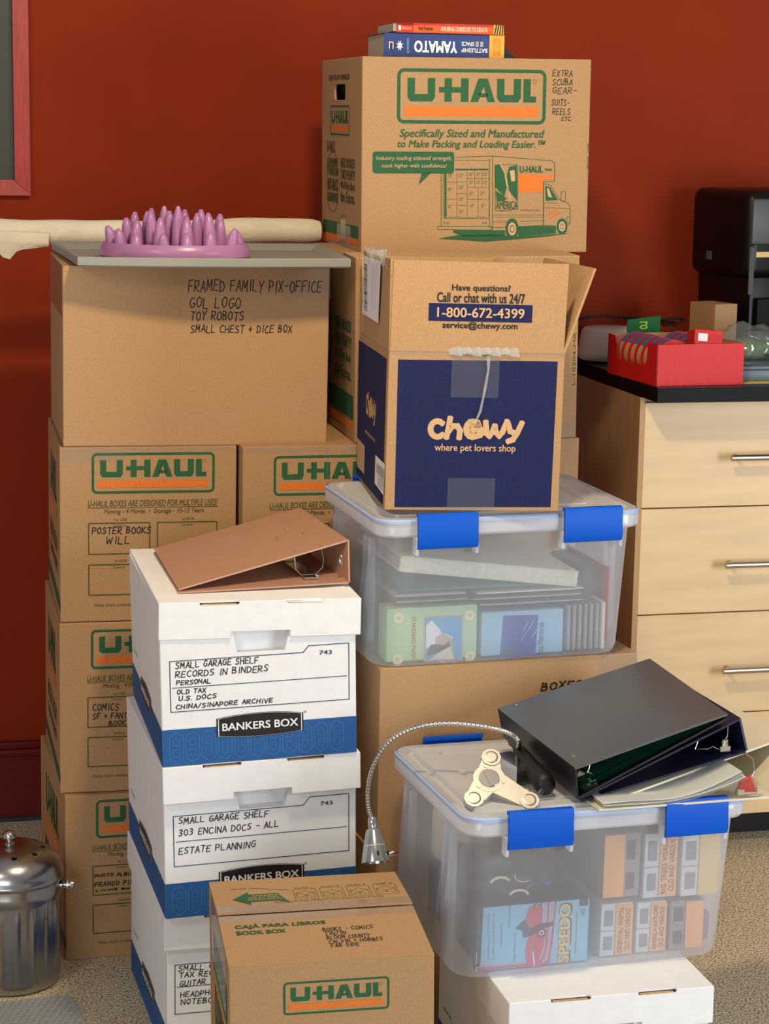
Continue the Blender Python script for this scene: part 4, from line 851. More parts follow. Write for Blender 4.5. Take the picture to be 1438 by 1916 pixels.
# white binder with page sleeves
P_ = [EYE + 1.029 * (at_z(1112, 1513, .5625) - EYE)]
Af = kz(1120, 1514, .5645); Bf = kz(1452, 1489, .5650); Cf = kz(1470, 1378, .627); Tf = kz(1128, 1503, .5665)
bk = Vector((-.095, .265, .006))
root, iv = binder('cream binder with clear page sleeves and red lever, bottom of the binder stack', 'ring_binder', [Tf, Cf, Cf + bk, Tf + bk], None, [Bf, Bf + bk], [Af, Af + bk], ['cream_cover', 'cream_cover', 'cream_cover'], .0035)
g = G(); n_ = 14
for lay in range(5):
    vs = []; fs = []
    for i in range(n_ + 1):
        t = i / n_; e0 = Af + (Bf - Af) * (.02 + .80 * t * (1 - .012 * lay)); zz_ = .004 + lay * .0016 + (.030 + lay * .0018) * max(0, (t - .45) / .55) ** 1.7
        wv = .0008 * math.sin(lay * 2 + 9 * t)
        for j, s in enumerate((-.035, 0.0, .5, 1)): vs.append(e0 + iv + bk * (s * .93 + .01 + .004 * lay) + Vector((0, 0, zz_ + wv)))
    for i in range(n_):
        for j in range(3): k = i * 4 + j; fs.append([k, k + 4, k + 5, k + 1])
    g.add(vs, fs, 'sleeve' if lay % 2 == 0 else 'white_page')
g.build('page_sleeves', root, smooth=60)
g = G(); c0 = kz(1396, 1478, .578) + iv
g.box(-.018, -.004, -.008, .018, .004, .004, 'nickel', .002, X=Matrix.Translation(c0) @ Matrix.Rotation(rad(17), 4, 'Z')); g.tube([c0 + Vector((.0, .0, .004)), c0 + Vector((.012, .004, .03)), c0 + Vector((.008, .004, .05)), c0 + Vector((-.004, .004, .058))], .0014, 'nickel', 6); g.build('ring_mechanism', root)
g = G(); g.add([c0 + Vector(p) for p in ((-.016, -.007, -.002), (.016, -.003, -.002), (.011, -.001, .017), (.004, -.002, .024), (-.006, -.004, .022), (-.012, -.006, .012))] + [c0 + Vector((x, y + .006, z)) for x, y, z in ((-.016, -.007, -.002), (.016, -.003, -.002), (.011, -.001, .017), (.004, -.002, .024), (-.006, -.004, .022), (-.012, -.006, .012))], [[0, 1, 2, 3, 4, 5], [11, 10, 9, 8, 7, 6]] + [[i, (i + 1) % 6, 6 + (i + 1) % 6, 6 + i] for i in range(6)], 'red_lever'); g.build('lever', root)
# navy binder
En = kz(1088, 1497, .569); Gn = kz(1395, 1405, .628); Fn = kz(1382, 1345, .679); Tn = kz(1086, 1493, .572); bk = Vector((-.100, .262, .012))
root, iv = binder('navy blue binder showing its open rings, between the black and the cream binder', 'ring_binder', [Tn, Fn, Fn + bk, Tn + bk], None, [Gn, Gn + bk], [En, En + bk], ['navy_vinyl', 'navy_vinyl', 'navy_vinyl'], .0035)
dn = (Gn - En).normalized(); c0 = Gn + iv - dn * .028 + Vector((0, 0, .006)) + bk * .06
g = G()
g.tube([c0 + dn * a + Vector((0, 0, b_)) for a, b_ in ((-.044, .036), (-.052, .014), (-.030, .008), (-.022, .010), (-.008, .0))], .0010, 'steel', 6)
g.tube([c0 + dn * a + Vector((0, 0, b_)) for a, b_ in ((-.004, .008), (.004, .020), (.004, .036), (-.002, .044))], .0010, 'steel', 6)
g.build('ring_mechanism', root)
g = G(); A = Matrix.Translation(c0 + Vector((0, -.004, 0))) @ Matrix.Rotation(rad(15), 4, 'Z'); g.box(-.009, -.002, -.004, .009, .002, .006, 'nickel', .001, X=A); g.box(-.006, -.002, .006, .005, .002, .017, 'nickel', .0015, X=A); g.tube([A @ Vector(p) for p in ((-.004, -.003, .008), (-.003, -.003, .014), (.002, -.003, .014), (.003, -.003, .008))], .001, 'steel', 6); g.build('lever', root)
# black binder
Aa = kz(1075, 1437, .6255); Ba = kz(1360, 1335, .693); Ca = kz(1215, 1232, .708); Da = kz(930, 1325, .641); Ab = kz(1078, 1493, .5755); Db = kz(941, 1378, .592); Bl = kz(1357, 1344, .6845)
root, iv = binder('black binder with dark green sheets inside, top of the binder stack', 'ring_binder', [Ba, Aa, Da, Ca], None, [Ab, Db], [Bl, Bl + (Ca - Ba)], ['grey_sheen_cover', 'black_vinyl', 'black_vinyl'], .0035)
g = G(); bb_ = (Da - Aa) * .93
SP = lambda q, f: Ab.lerp(Bl, q).lerp(Aa.lerp(Ba, q), f)
for f0, bul in ((.10, .0), (.22, .03), (.36, .16)):
    vs = []; fs = []; n_ = 10
    for i in range(n_ + 1):
        q = .05 + .90 * i / n_; p = SP(q, f0 + bul * math.sin(math.pi * i / n_)); vs += [p + iv + bb_ * .02, p + bb_ + iv]
    for i in range(n_): fs.append([2 * i, 2 * i + 2, 2 * i + 3, 2 * i + 1])
    g.add(vs, fs, 'green_sheet')
g.build('inner_sheets', root, smooth=60)
dn = (Bl - Ab).normalized(); c0 = kz(1088, 1452, .602) + iv
g = G(); g.box(-.010, -.002, -.006, .010, .003, .007, 'nickel', .002, X=Matrix.Translation(c0) @ Matrix.Rotation(rad(25), 4, 'Y')); g.box(-.006, -.003, -.018, .005, .002, -.004, 'nickel', .003, X=Matrix.Translation(c0) @ Matrix.Rotation(rad(-10), 4, 'Y')); g.tube([c0 + Vector((.008, 0, .004)), c0 + Vector((.011, 0, .012)), c0 + Vector((.012, .001, .018))], .001, 'steel', 6); g.build('lever', root)
g = G(); c1 = kz(1101, 1465, .592) + iv; g.box(-.012, -.002, -.005, .012, .003, .004, 'cream_cover', .001, X=Matrix.Translation(c1) @ Matrix.Rotation(rad(-12), 4, 'Y')); g.build('clip_tab', root)
nn = (Ba - Aa).cross(Da - Aa).normalized(); nn = nn if nn.z > 0 else -nn; g = G()
for px_, py_ in ((1072, 1415), (966, 1319)): g.lathe([(.004, 0), (.0035, .001), (.001, .0015)], 'nickel', Matrix.Translation(at_plane(px_, py_, Aa, nn) + iv), 12)
g.build('rivet', root)

# ------------------------------------------------------------------ books on the tallest stack
def book(name, label, ll, z, ln_, dep, h, yaw, cov, spine_extra=None, dy=0):
    P = at_plane(ll[0], ll[1], (0, 4.105 + dy, 0), (0, -1, 0)); X = Matrix.Translation((P.x, P.y, z)) @ Matrix.Rotation(rad(yaw), 4, 'Z')
    t = thing(name, label, 'book', X); g = G(); c = .0016
    g.box(0, 0, 0, ln_, dep, c, cov, .0005); g.box(0, 0, h - c, ln_, dep, h, cov, .0005); g.box(0, 0, c, ln_, c, h - c, cov)
    F = Face(g, X, (0, 0, 0), (1, 0, 0), (0, 0, 1)); return t, g, F
bz = 1.6895
t, g, F = book('paperback_book', 'thick dark blue book with yellow spine end, on the tallest box under the orange book', (718, 106), bz, .2345, .17, .0455, 12, 'book_blue')
F.rect((.205, 0), (.2345, .0455), 'book_yellow'); F.text('YAMATO', (.058, .010), (.142, .032), 'white_ink', bold=.05, rot=180, lift=.0009); F.text('SPACE', (.150, .024), (.175, .032), 'white_ink', bold=.03, rot=180, lift=.0009); F.text('BATTLESHIP', (.150, .012), (.201, .020), 'white_ink', bold=.03, rot=180, lift=.0009)
for x in (.178, .187): F.rect((x, .023), (x + .006, .033), 'album_spine')
F.text('LEIJI MATSUMOTO', (.044, .008), (.049, .036), 'album_blue', rot=90, lift=.0009); F.text('CLASSIC COLLECTION', (.212, .006), (.227, .040), 'orange', rot=90, lift=.0009)
F.poly([(.030 + .007 * math.cos(a) * (1 if k % 2 else .45), .022 + .011 * math.sin(a) * (1 if k % 2 else .45)) for k, a in enumerate([i * math.pi / 8 for i in range(16)])], 'white_ink'); F.rect((.008, .014), (.020, .030), 'black'); F.line([(.010, .016), (.010, .028), (.017, .028), (.017, .016)], .0018, 'white_ink', .0009)
g.build('cover', t); g = G(); g.box(.003, .0018, .0018, .2315, .167, .0437, 'pages'); g.build('pages', t)
t, g, F = book('paperback_book', 'thin orange and red paperback with striped spine end, on top of the blue book', (742, 60), bz + .0462, .2085, .15, .0180, 12, 'book_orange')
F.rect((0, 0), (.032, .018), 'book_red'); F.rect((0, .014), (.19, .018), 'book_red'); F.rect((.188, 0), (.2085, .018), 'book_yellow', .0007)
for k in range(4): F.poly([(.189 + k * .005, 0), (.1915 + k * .005, 0), (.1955 + k * .0042, .018), (.193 + k * .0042, .018)], 'black', .0009)
F.text('Neil Postman', (.042, .005), (.070, .012), 'black', bold=.02, lift=.0009); F.text('AMUSING OURSELVES TO DEATH', (.085, .004), (.175, .0125), 'cream_cover', bold=.03, lift=.0009); F.text('PENGUIN', (.010, .005), (.028, .011), 'gold', lift=.0009); F.rect((.003, .004), (.008, .013), 'white_ink', .0009)
g.build('cover', t); g = G(); g.box(-.0, .0018, .0018, .2065, .148, .0162, 'pages'); g.box(-.006, .004, .0018, 0, .148, .0162, 'pages'); g.build('pages', t)
P = at_plane(944, 106, (0, 4.20, 0), (0, -1, 0)); t = thing('sunglasses_case', 'dark wedge shaped case behind the right end of the stacked books', 'case', Matrix.Translation((P.x - .01, P.y, bz)) @ Matrix.Rotation(rad(14), 4, 'Z'))
g = G(); g.add([(0, 0, 0), (.040, 0, 0), (.004, 0, .030), (0, 0, .030), (0, .09, 0), (.040, .09, 0), (.004, .09, .030), (0, .09, .030)], [[0, 1, 2, 3], [7, 6, 5, 4], [0, 4, 5, 1], [1, 5, 6, 2], [2, 6, 7, 3], [3, 7, 4, 0]], 'black_vinyl'); g.build('case_shell', t)

# ------------------------------------------------------------------ tray, feeder, rolled cloth
zt = 1.3090
fl = at_z(145, 499, zt); fr_ = at_z(656, 502, zt)
bl = at_plane(97, 452, (0, 4.20, 0), (0, -1, 0)); bl.z = zt; br_ = at_plane(599, 459, (0, 4.30, 0), (0, -1, 0)); br_.z = zt
t = thing('plastic_tray', 'grey plastic tray with raised rim on the large plain box', 'tray', Matrix.Translation(fl))
def tray_outline(k):
    f = [fl.lerp(fr_, i / 12) + Vector((0, -.022 * math.sin(math.pi * i / 12), 0)) for i in range(13)]
    pts = f + [br_, bl]; c = sum(pts, Vector()) / len(pts); out = []
    n = len(pts)
    for i, p in enumerate(pts):
        a, b_ = pts[i - 1], pts[(i + 1) % n]; d1 = (p - a).normalized(); d2 = (b_ - p).normalized(); nn = Vector((-(d1 + d2).y, (d1 + d2).x, 0)).normalized()
        out.append(p + nn * k / max(.6, nn.dot(Vector((-d1.y, d1.x, 0)))) - fl)
    return out
g = G(); O0, O1, O2 = tray_outline(.004), tray_outline(0), tray_outline(.007); up_ = lambda L_, z: [(p.x, p.y, z) for p in L_]
loft(g, [up_(O0, 0), up_(O1, .003), up_(O1, .0155), up_(tray_outline(.002), .0175), up_(tray_outline(.006), .0175), up_(tray_outline(.009), .016), up_(tray_outline(.020), .0045), up_(tray_outline(.024), .0035)], 'tray', close0=True, close1=True); g.build('tray_body', t, smooth=30)

c = at_z(316, 490, zt + .0040); c.y += .1415 * .8
toy = thing('pet_slow_feeder', 'pink purple spiky slow feeder dish lying on the grey tray', 'pet feeder', Matrix.Translation(c))
g = G(); R0 = .1415; rim = [(0, 0), (R0 - .006, 0), (R0, .006), (R0 - .003, .022), (R0 - .009, .029), (R0 - .018, .029), (R0 - .024, .025), (R0 - .03, .020), (.001, .020)]
Y_ = Matrix.Diagonal((1, .80, 1, 1))
g.lathe(rim[1:-1], 'pink', Y_, 56); g.build('feeder_base', toy, smooth=50)
random.seed(11); spikes = []
for n_, rr, hh in ((15, .117, .036), (11, .086, .062), (7, .052, .074), (3, .020, .072)):
    for k in range(n_):
        a = 2 * math.pi * (k + .37 * (n_ % 3)) / n_ + random.uniform(-.08, .08); spikes.append((rr * math.cos(a), rr * math.sin(a) * .80, hh * random.uniform(.82, 1.15)))
for x, y, h in spikes:
    g = G(); lean = Vector((x, y, 0)) * random.uniform(-.08, .10); pts = [(x + lean.x * (i / 7) ** 1.5, y + lean.y * (i / 7) ** 1.5, .018 + h * i / 7) for i in range(8)]
    rr = .0125 if h < .05 else .0135
    g.tube(pts, [rr, rr * .97, rr * .93, rr * .87, rr * .79, rr * .69, rr * .54, rr * .24], 'pink', 12); g.build('spike', toy, smooth=70)

roll = thing('rolled_cloth', 'long roll of cream cloth lying behind the grey tray along the red wall', 'cloth', Matrix.Translation(at_wall(300, 432, -.40)))
iv = -roll.location
g = G(); pts = []; rs = []
p0 = at_wall(-160, 436, -.40); p1 = at_wall(597, 430, -.36)
for i in range(49):
    t_ = i / 48; p = p0.lerp(p1, t_) + Vector((0, 0, .0025 * math.sin(9 * t_) - .004 * t_)); pts.append(p + iv); rs.append(.0255 * (1 + .05 * math.sin(17 * t_) + .03 * math.sin(41 * t_)) if t_ < .985 else .021)
rs[0] = .02; g.tube(pts, rs, 'linen', 20); g.build('cloth_roll', roll, smooth=60)
g = G(); vs = []; fs = []; n_ = 20
q0 = at_wall(-160, 440, -.42); q1 = at_wall(92, 452, -.42)
for i in range(n_ + 1):
    t_ = i / n_; p = q0.lerp(q1, t_) + iv; dr = .020 + .022 * math.exp(-((t_ - .68) / .05) ** 2) - .010 * max(0, (t_ - .75) * 4)
    vs += [p + Vector((0, -.003, .016)), p + Vector((0, -.008, .0)), p + Vector((0, -.005, -.008)), p + Vector((0, .002 + .003 * math.sin(20 * t_), -dr))]
for i in range(n_):
    for j in range(3): k = i * 4 + j; fs.append([k, k + 4, k + 5, k + 1])
g.add(vs, fs, 'linen'); g.build('loose_edge', roll, smooth=60)
g = G(); p = at_wall(293, 420, -.43) + iv; g.box(p.x - .006, p.y - .002, p.z - .03, p.x + .006, p.y + .002, p.z + .016, 'black_matte'); g.build('dark_strip', roll)  # narrow black upright strip set against the cloth roll

# ------------------------------------------------------------------ gooseneck lamp on the lower bin
P0 = kz(940, 1500, .566); nrm = Vector((.05, -.62, .78)).normalized(); uu = Vector((1, .1, 0)); uu = (uu - nrm * uu.dot(nrm)).normalized(); vv = nrm.cross(uu)
root = thing('gooseneck_lamp', 'chrome gooseneck lamp with lobed metal bracket lying on the lower clear bin', 'lamp', Matrix.Translation(P0))
PX = Matrix(((uu.x, vv.x, nrm.x, 0), (uu.y, vv.y, nrm.y, 0), (uu.z, vv.z, nrm.z, 0), (0, 0, 0, 1)))
def on_p(px_, py_): q = at_plane(px_, py_, P0 + nrm * .012, nrm) - P0; return (q.dot(uu), q.dot(vv))
Lb_ = [on_p(918.6, 1416.7), on_p(886.5, 1493.4), on_p(990, 1497)]; hub = on_p(915, 1455)
g = G()
for l_ in Lb_:
    d = Vector((l_[0] - hub[0], l_[1] - hub[1])); L_ = d.length; d.normalize(); n2_ = Vector((-d.y, d.x)); h2 = Vector(hub); l2v = Vector(l_)
    w0, w1 = .021, .0135
    g.prism([tuple(h2 - n2_ * w0), tuple(l2v - n2_ * w1), tuple(l2v + n2_ * w1), tuple(h2 + n2_ * w0)], .010, 'cast', PX)
    g.prism([(l_[0] + .0165 * math.cos(a), l_[1] + .0165 * math.sin(a)) for a in [i * math.pi / 5 for i in range(10)]], .0125, 'cast', PX, .95)
g.prism([(hub[0] + .025 * math.cos(a), hub[1] + .025 * math.sin(a)) for a in [i * math.pi / 10 for i in range(20)]], .0105, 'cast', PX)
g.build('bracket', root)
for l_ in Lb_:
    g = G(); g.lathe([(.0105, 0), (.0105, .0015), (.0088, .0018), (.0082, .0008), (.0001, .0008)], 'nickel', PX @ Matrix.Translation((l_[0], l_[1], .0125)), 24); g.build('magnet_foot', root, smooth=40)
g = G(); g.lathe([(.0165, 0), (.0160, .002), (.0001, .002)], 'steel', PX @ Matrix.Translation((hub[0], hub[1], .0105)), 28); g.box(-.004, -.0155, .002, .004, .0155, .0032, 'steel', X=PX @ Matrix.Translation((hub[0], hub[1], .0105)) @ Matrix.Rotation(rad(18), 4, 'Z')); g.build('hub_screw', root)
for k in range(3):
    a = rad(100 + 120 * k); g = G(); g.lathe([(.0035, 0), (.003, .0014), (.0001, .0014)], 'cast', PX @ Matrix.Translation((hub[0] + .0225 * math.cos(a), hub[1] + .0225 * math.sin(a), .0100)), 10); g.build('screw', root)
G0 = kz(968, 1402, .600) - P0; G1 = kz(1020, 1470, .583) - P0
g = G(); d = (G1 - G0).normalized(); g.tube([G0 - d * .0, G0 + (G1 - G0) * .1, G0.lerp(G1, .6), G0.lerp(G1, .9), G1, G1 + d * .006], [.0085, .0115, .0150, .0175, .0165, .009], 'rubber', 20); g.build('grip', root, smooth=50)
A_ = kz(936, 1425, .587) - P0; B_ = kz(993, 1448, .585) - P0; dd = (B_ - A_); X_ = dd.to_track_quat('X', 'Z').to_matrix().to_4x4(); X_.translation = A_
g = G(); g.prism([(-.010, -.014), (dd.length, -.030), (dd.length + .004, .022), (-.006, .024)], .030, 'steel', X_ @ Matrix.Translation((0, 0, -.016)), .86); g.build('clamp_body', root)
g = G(); q0 = kz(1006, 1488, .573) - P0; q1 = kz(1017, 1473, .580) - P0; g.tube([q0, q1], .0042, 'nickel', 14); g.build('pin', root, smooth=40)
NP = [(965, 1398, 3.24, 1), (970, 1388, 3.25, 1), (958, 1375, 3.26, 1), (932, 1365, 3.27, 1), (895, 1358, 3.275, 1), (850, 1354, 3.28, 1), (805, 1356, 3.285, 1), (765, 1366, 3.29, 1), (731, 1386, 3.295, 1), (707, 1415, 3.30, 1), (693, 1450, 3.305, 1), (688, 1485, 3.31, 1), (690, 1515, 3.312, 1), (696, 1532, 3.312, 1)]
ctrl = [at_plane(x, y, (0, yy, 0), (0, -1, 0)) - P0 for x, y, yy, _ in NP]
ctrl[0] = G0 + Vector((0, 0, .0))
def smooth_path(c, n):
    out = []
    for i in range(len(c) - 1):
        p0, p1, p2, p3 = c[max(i - 1, 0)], c[i], c[i + 1], c[min(i + 2, len(c) - 1)]
        for k in range(n):
            t = k / n; out.append(.5 * ((2 * p1) + (p2 - p0) * t + (2 * p0 - 5 * p1 + 4 * p2 - p3) * t * t + (3 * p1 - p0 - 3 * p2 + p3) * t ** 3))
    return out + [c[-1]]
g = G(); g.tube(smooth_path(ctrl, 22), .0041, 'steel', 10, ripple=[1, .93, .82, .93]); g.build('gooseneck', root, smooth=60)
H0 = ctrl[-1]; ax = Vector((.10, -.42, -.90)).normalized(); HX = ax.to_track_quat('Z', 'Y').to_matrix().to_4x4(); HX.translation = H0
g = G(); HX = HX @ Matrix.Scale(1.18, 4); g.lathe([(.0048, -.002), (.0062, .0), (.0066, .010), (.0056, .013), (.0085, .014), (.0105, .017), (.0185, .052), (.0198, .060), (.0188, .060), (.0172, .052), (.0095, .018), (.001, .017)], 'steel', HX, 36)
g.build('lamp_head', root, smooth=40)
for k in range(5):
    a = rad(-150 + 60 * k); g = G(); X_ = HX @ Matrix.Rotation(a, 4, 'Z') @ Matrix.Translation((.0178, 0, .049)); g.box(-.0022, -.0014, -.003, .0022, .0014, .003, 'black_matte', .0008, X=X_); g.build('vent_slot', root)
g = G(); g.lathe([(.0001, 0), (.015, 0), (.0155, .002), (.0001, .004)], 'bulb', HX @ Matrix.Translation((0, 0, .036)), 24); g.build('lens', root, smooth=50)
g = G(); g.tube([HX @ Vector((.017, .008, .050)), HX @ Vector((.024, .011, .048))], .0016, 'white_ink', 8); g.build('switch', root)

# ------------------------------------------------------------------ compost pail and mat
PC = Vector((-.6745, 3.700, 0)); root = thing('compost_pail', 'brushed steel compost pail with vented domed lid on the carpet', 'pail', Matrix.Translation(PC))
def flute(a, z):
    if z < .02 or z > .165: return 1
    e = min(1, (z - .02) / .012, (.165 - z) / .012); return 1 + .030 * e * (max(0, math.cos(a * 20)) ** 4)
g = G(); prof = [(.0001, .002), (.080, .0), (.088, .004), (.0895, .012)] + [(.0895 + .0025 * i / 10, .02 + .0145 * i) for i in range(11)] + [(.0925, .170), (.0945, .176), (.0945, .186), (.0925, .192), (.0935, .208)]
g.lathe(prof, 'pail', None, 240, caps=False, wob=flute); g.build('pail_body', root, smooth=45)
g = G(); out = [(.0965, .200), (.0985, .204), (.0985, .209), (.0955, .212), (.0945, .219), (.0905, .230), (.081, .242), (.066, .2515), (.046, .258), (.022, .2615), (.0001, .262)]
inn = [(.0001, .2590), (.022, .2585), (.045, .2550), (.064, .2485), (.079, .239), (.088, .228), (.092, .217), (.0945, .206), (.0955, .200)]
g.lathe(out + inn, 'pail', None, 96, caps=False); lid = g.build('lid', root, smooth=50)
g.f = g.f; bpy.context.view_layer.update()
cs = []
for k in range(9):
    a = rad(-120 + 40 * k + 8); c = G(); c.lathe([(.0001, 0), (.0052, 0), (.0052, .05), (.0001, .05)], 'black_matte', Matrix.Translation((.060 * math.cos(a), .060 * math.sin(a), .225)), 14, caps=False); cc = c.build('cutter'); cc.matrix_world = root.matrix_world @ Matrix(); cs.append(cc)
bpy.context.view_layer.update()
for c_ in cs: carve(lid, [c_]); bpy.context.view_layer.update()
g = G(); g.lathe([(.010, .259), (.010, .263), (.006, .266), (.006, .270), (.012, .273), (.013, .279), (.008, .285), (.0001, .287)], 'steel', None, 28, caps=False); g.build('knob', lid, smooth=50)
for s in (1, -1):
    g = G(); X_ = Matrix.Translation((s * .093, -.004, .186)) @ Matrix.Rotation(s * math.pi / 2, 4, 'Y'); g.lathe([(.0001, 0), (.008, 0), (.008, .004), (.004, .006), (.004, .010), (.0105, .012), (.0105, .016), (.005, .0165), (.005, .019), (.0095, .020), (.0085, .025), (.0001, .026)], 'steel', X_, 24, caps=False); g.build('handle_boss', root, smooth=40)
g = G(); g.tube([(.106 * math.cos(a), -.004 + .106 * math.sin(a) * .98, .186 - .050 * math.sin(a)) for a in [i * math.pi / 30 for i in range(31)]], .0017, 'steel', 8); g.build('bail_handle', root, smooth=60)
p = at_z(130, 1857, .008); an = rad(20)
t = thing('rubber_mat', 'grey textured mat lying on the carpet in front of the steel pail', 'mat', Matrix.Translation((p.x, p.y, 0)) @ Matrix.Rotation(an, 4, 'Z'))
g = G(); g.prism([(x - .3, y - .25) for x, y in rrect(.6, .5, .015, 5)], .006, 'matgrey')
for i in range(40):
    for j in range(34):
        x = -.012 - i * .0135 - (j % 2) * .0065; y = -.012 - j * .0125
        if j < 14 and i < 26: g.prism([(x - .0055, y), (x, y - .0045), (x + .0055, y), (x, y + .0045)], .0040, 'matgrey', Matrix.Translation((0, 0, .006)), .6)
g.build('mat_body', t)

# ------------------------------------------------------------------ cabinet, counter
root = thing('drawer_cabinet', 'pale maple drawer cabinet with four drawers and bar handles under the black counter', 'cabinet', WM @ Matrix.Translation((1.2514, 0, 0)))
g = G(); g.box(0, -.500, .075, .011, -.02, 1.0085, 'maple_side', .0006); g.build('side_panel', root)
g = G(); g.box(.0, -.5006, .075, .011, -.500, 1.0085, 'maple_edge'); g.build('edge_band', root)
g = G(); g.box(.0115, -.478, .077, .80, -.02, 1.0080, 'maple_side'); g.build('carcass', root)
g = G(); g.box(.05, -.40, .0, .75, -.08, .076, 'black_matte'); g.build('plinth', root)
zs = [.998, .770, .5375, .3115, .077]
for k in range(4):
    g = G(); g.box(.0115, -.500, zs[k + 1] + .0015, .80, -.480, zs[k] - .0015, 'maple', .001); d_ = g.build('drawer_front', root)
    hp = [(1368, 857), (1357, 1058), (1352, 1256), (1350, 1450)][k]; q = WM.inverted() @ at_wall(*hp, -.535); a0 = q.x - 1.2514; z = q.z
    g = G(); g.tube([(a0, -.535, z), (a0 + .24, -.535, z)], .0072, 'nickel', 18)
    for s in (.022, .218): g.tube([(a0 + s, -.535, z), (a0 + s, -.500, z)], .0045, 'nickel', 12)
    g.build('handle', d_, smooth=40)
g = G(); g.box(1.2505, -.600, 1.0098, 2.25, -.003, 1.0400, 'counter', .0015, seg=2); g.box(1.2515, -.599, 1.0400, 2.249, -.004, 1.0405, 'counter_top')
o = g.build('countertop'); o.matrix_world = WM; tag(o, 'black laminate countertop on the maple drawer cabinet', 'countertop')

# ------------------------------------------------------------------ things on the counter
CZ = 1.0406
p0 = at_z(1226, 723, CZ); p1 = at_z(1393, 720, CZ); ry = math.atan2(p1.y - p0.y, p1.x - p0.x) + rad(2.2)
RX = Matrix.Translation(p0) @ Matrix.Rotation(ry, 4, 'Z'); w, d, h, t_ = .199, .250, .086, .0032
root = thing('display_box', 'bright red cardboard display tray with notched side on the counter corner, full of tape rolls', 'box', RX)
g = G(); g.box(0, 0, 0, w, t_, h, 'red_card'); g.box(t_, t_, 0, w - t_, d - t_, t_, 'inner_card'); g.box(w - t_, t_, 0, w, d - t_, h, 'red_card'); g.box(0, d - t_, 0, w, d, h, 'inner_card')
sid = [(0, 0), (d, 0), (d, h), (d * .86, h * .98), (d * .82, h * .80), (d * .80, h * .50), (d * .76, h * .42), (d * .26, h * .42), (d * .20, h * .50), (d * .18, h * .92), (d * .15, h), (0, h)]
v = [(0, a, b_) for a, b_ in sid] + [(t_, a, b_) for a, b_ in sid]; n = len(sid)
g.add(v, [[0, 1, 2, 3, 4, 5, 6, 7, 8, 9, 10, 11][::-1], [n + i for i in range(n)]] + [[i, (i + 1) % n, n + (i + 1) % n, n + i] for i in range(n)], 'red_card')
g.box(t_, d - t_ - .0006, 0, w - t_, d - t_, h - .001, 'inner_card'); g.box(w - t_ - .0006, t_, t_, w - t_, d - t_, h - .001, 'inner_card')
for k in range(16): g.box(k * w / 16 + .002, -.0014, 0, k * w / 16 + .008, 0, .0022, 'red_card')
g.build('box_body', root)
k = 0
for cx_, ys in ((.053, (.045, .078, .111, .144, .177, .210)), (.150, (.10, .135, .17, .205))):
    for y in ys:
        X_ = RX @ Matrix.Translation((cx_, y, .0032 + .0445)) @ Matrix.Rotation(math.pi / 2, 4, 'X')
        lab = 'tape roll, %s from the front in the %s row of the red display tray' % (('first', 'second', 'third', 'fourth', 'fifth', 'sixth')[ys.index(y)], 'left' if cx_ < .1 else 'right')
        tr_ = thing('tape_roll', lab, 'tape roll', X_, 'tape rolls in the red tray')
        g = G(); g.lathe([(.026, -.011), (.0425, -.011), (.0425, .011), (.026, .011), (.026, -.011)], 'kraft_print', None, 32, caps=False); g.build('tape_wind', tr_, smooth=40)
        for s in (-1, 1): g = G(); g.lathe([(.022, s * .0112), (.0442, s * .0112), (.0442, s * .0132), (.022, s * .0132), (.022, s * .0112)], 'red_card', None, 32, caps=False); g.build('rim', tr_, smooth=40)
        g = G(); v = []; fs = []
        for i in range(7):
            a = rad(60 + 14 * i); v += [(.0434 * math.cos(a), -.0434 * math.sin(a) * -1, -.0108), (.0434 * math.cos(a), .0434 * math.sin(a), .0108)]
        for i in range(6): fs.append([2 * i, 2 * i + 2, 2 * i + 3, 2 * i + 1])
        g.add(v, fs, 'bblue2'); g.build('paper_band', tr_)
X_ = RX @ Matrix.Translation((.092, .020, .078)) @ Euler((rad(-8), rad(4), rad(-14)), 'XYZ').to_matrix().to_4x4()
t = thing('tape_pack', 'small bright red hanging tape pack lying on the rolls in the red tray', 'packet', X_)
g = G(); g.box(0, 0, 0, .060, .075, .038, 'red_card', .0015); F = Face(g, X_, (0, 0, 0), (1, 0, 0), (0, 0, 1)); T = Face(g, X_, (0, 0, .038), (1, 0, 0), (0, 1, 0))
F.rect((.004, .004), (.030, .030), 'book_red'); F.rect((.008, .014), (.028, .030), 'white_ink', .0009)
for k in range(6): F.line([(.032 + k * .004, .006), (.036 + k * .004, .030)], .001, 'book_red', .0009)
T.poly([(.018, .020), (.024, .016), (.044, .016), (.050, .020), (.036, .022), (.034, .030), (.030, .022)], 'black_vinyl')
g.build('pack_body', t)

rc = at_wall(1140, 660, -.105); t = thing('wifi_router', 'round white router with domed flat top on the back of the counter', 'router', Matrix.Translation((rc.x, rc.y, CZ)) @ Matrix.Rotation(WA, 4, 'Z'))
g = G(); g.lathe([(.0001, 0), (.060, 0), (.062, .006)], 'black_matte', None, 40, caps=False); g.build('router_foot', t, smooth=40)
g = G(); g.lathe([(.062, .005), (.068, .012), (.0685, .022), (.060, .070), (.056, .076), (.050, .078), (.0001, .079)], 'router', Matrix.Diagonal((1.1, 1, 1, 1)), 56, caps=False); F = Face(g, t.matrix_world, (0, 0, .0794), (1, 0, 0), (0, 1, 0)); F.text('orbi', (-.004, -.006), (.034, .006), 'album_spine'); g.build('router_shell', t, smooth=45)
P_ = [at_wall(1176, 640, -.30), at_wall(1232, 640, -.26)]; q2 = at_wall(1235, 591, -.26); q3 = at_wall(1174, 598, -.30)
P_[0].z = P_[1].z = CZ; P_[0].x = q3.x - .003; P_[0].y = q3.y - .012; P_[1].x = q2.x; P_[1].y = q2.y - .012
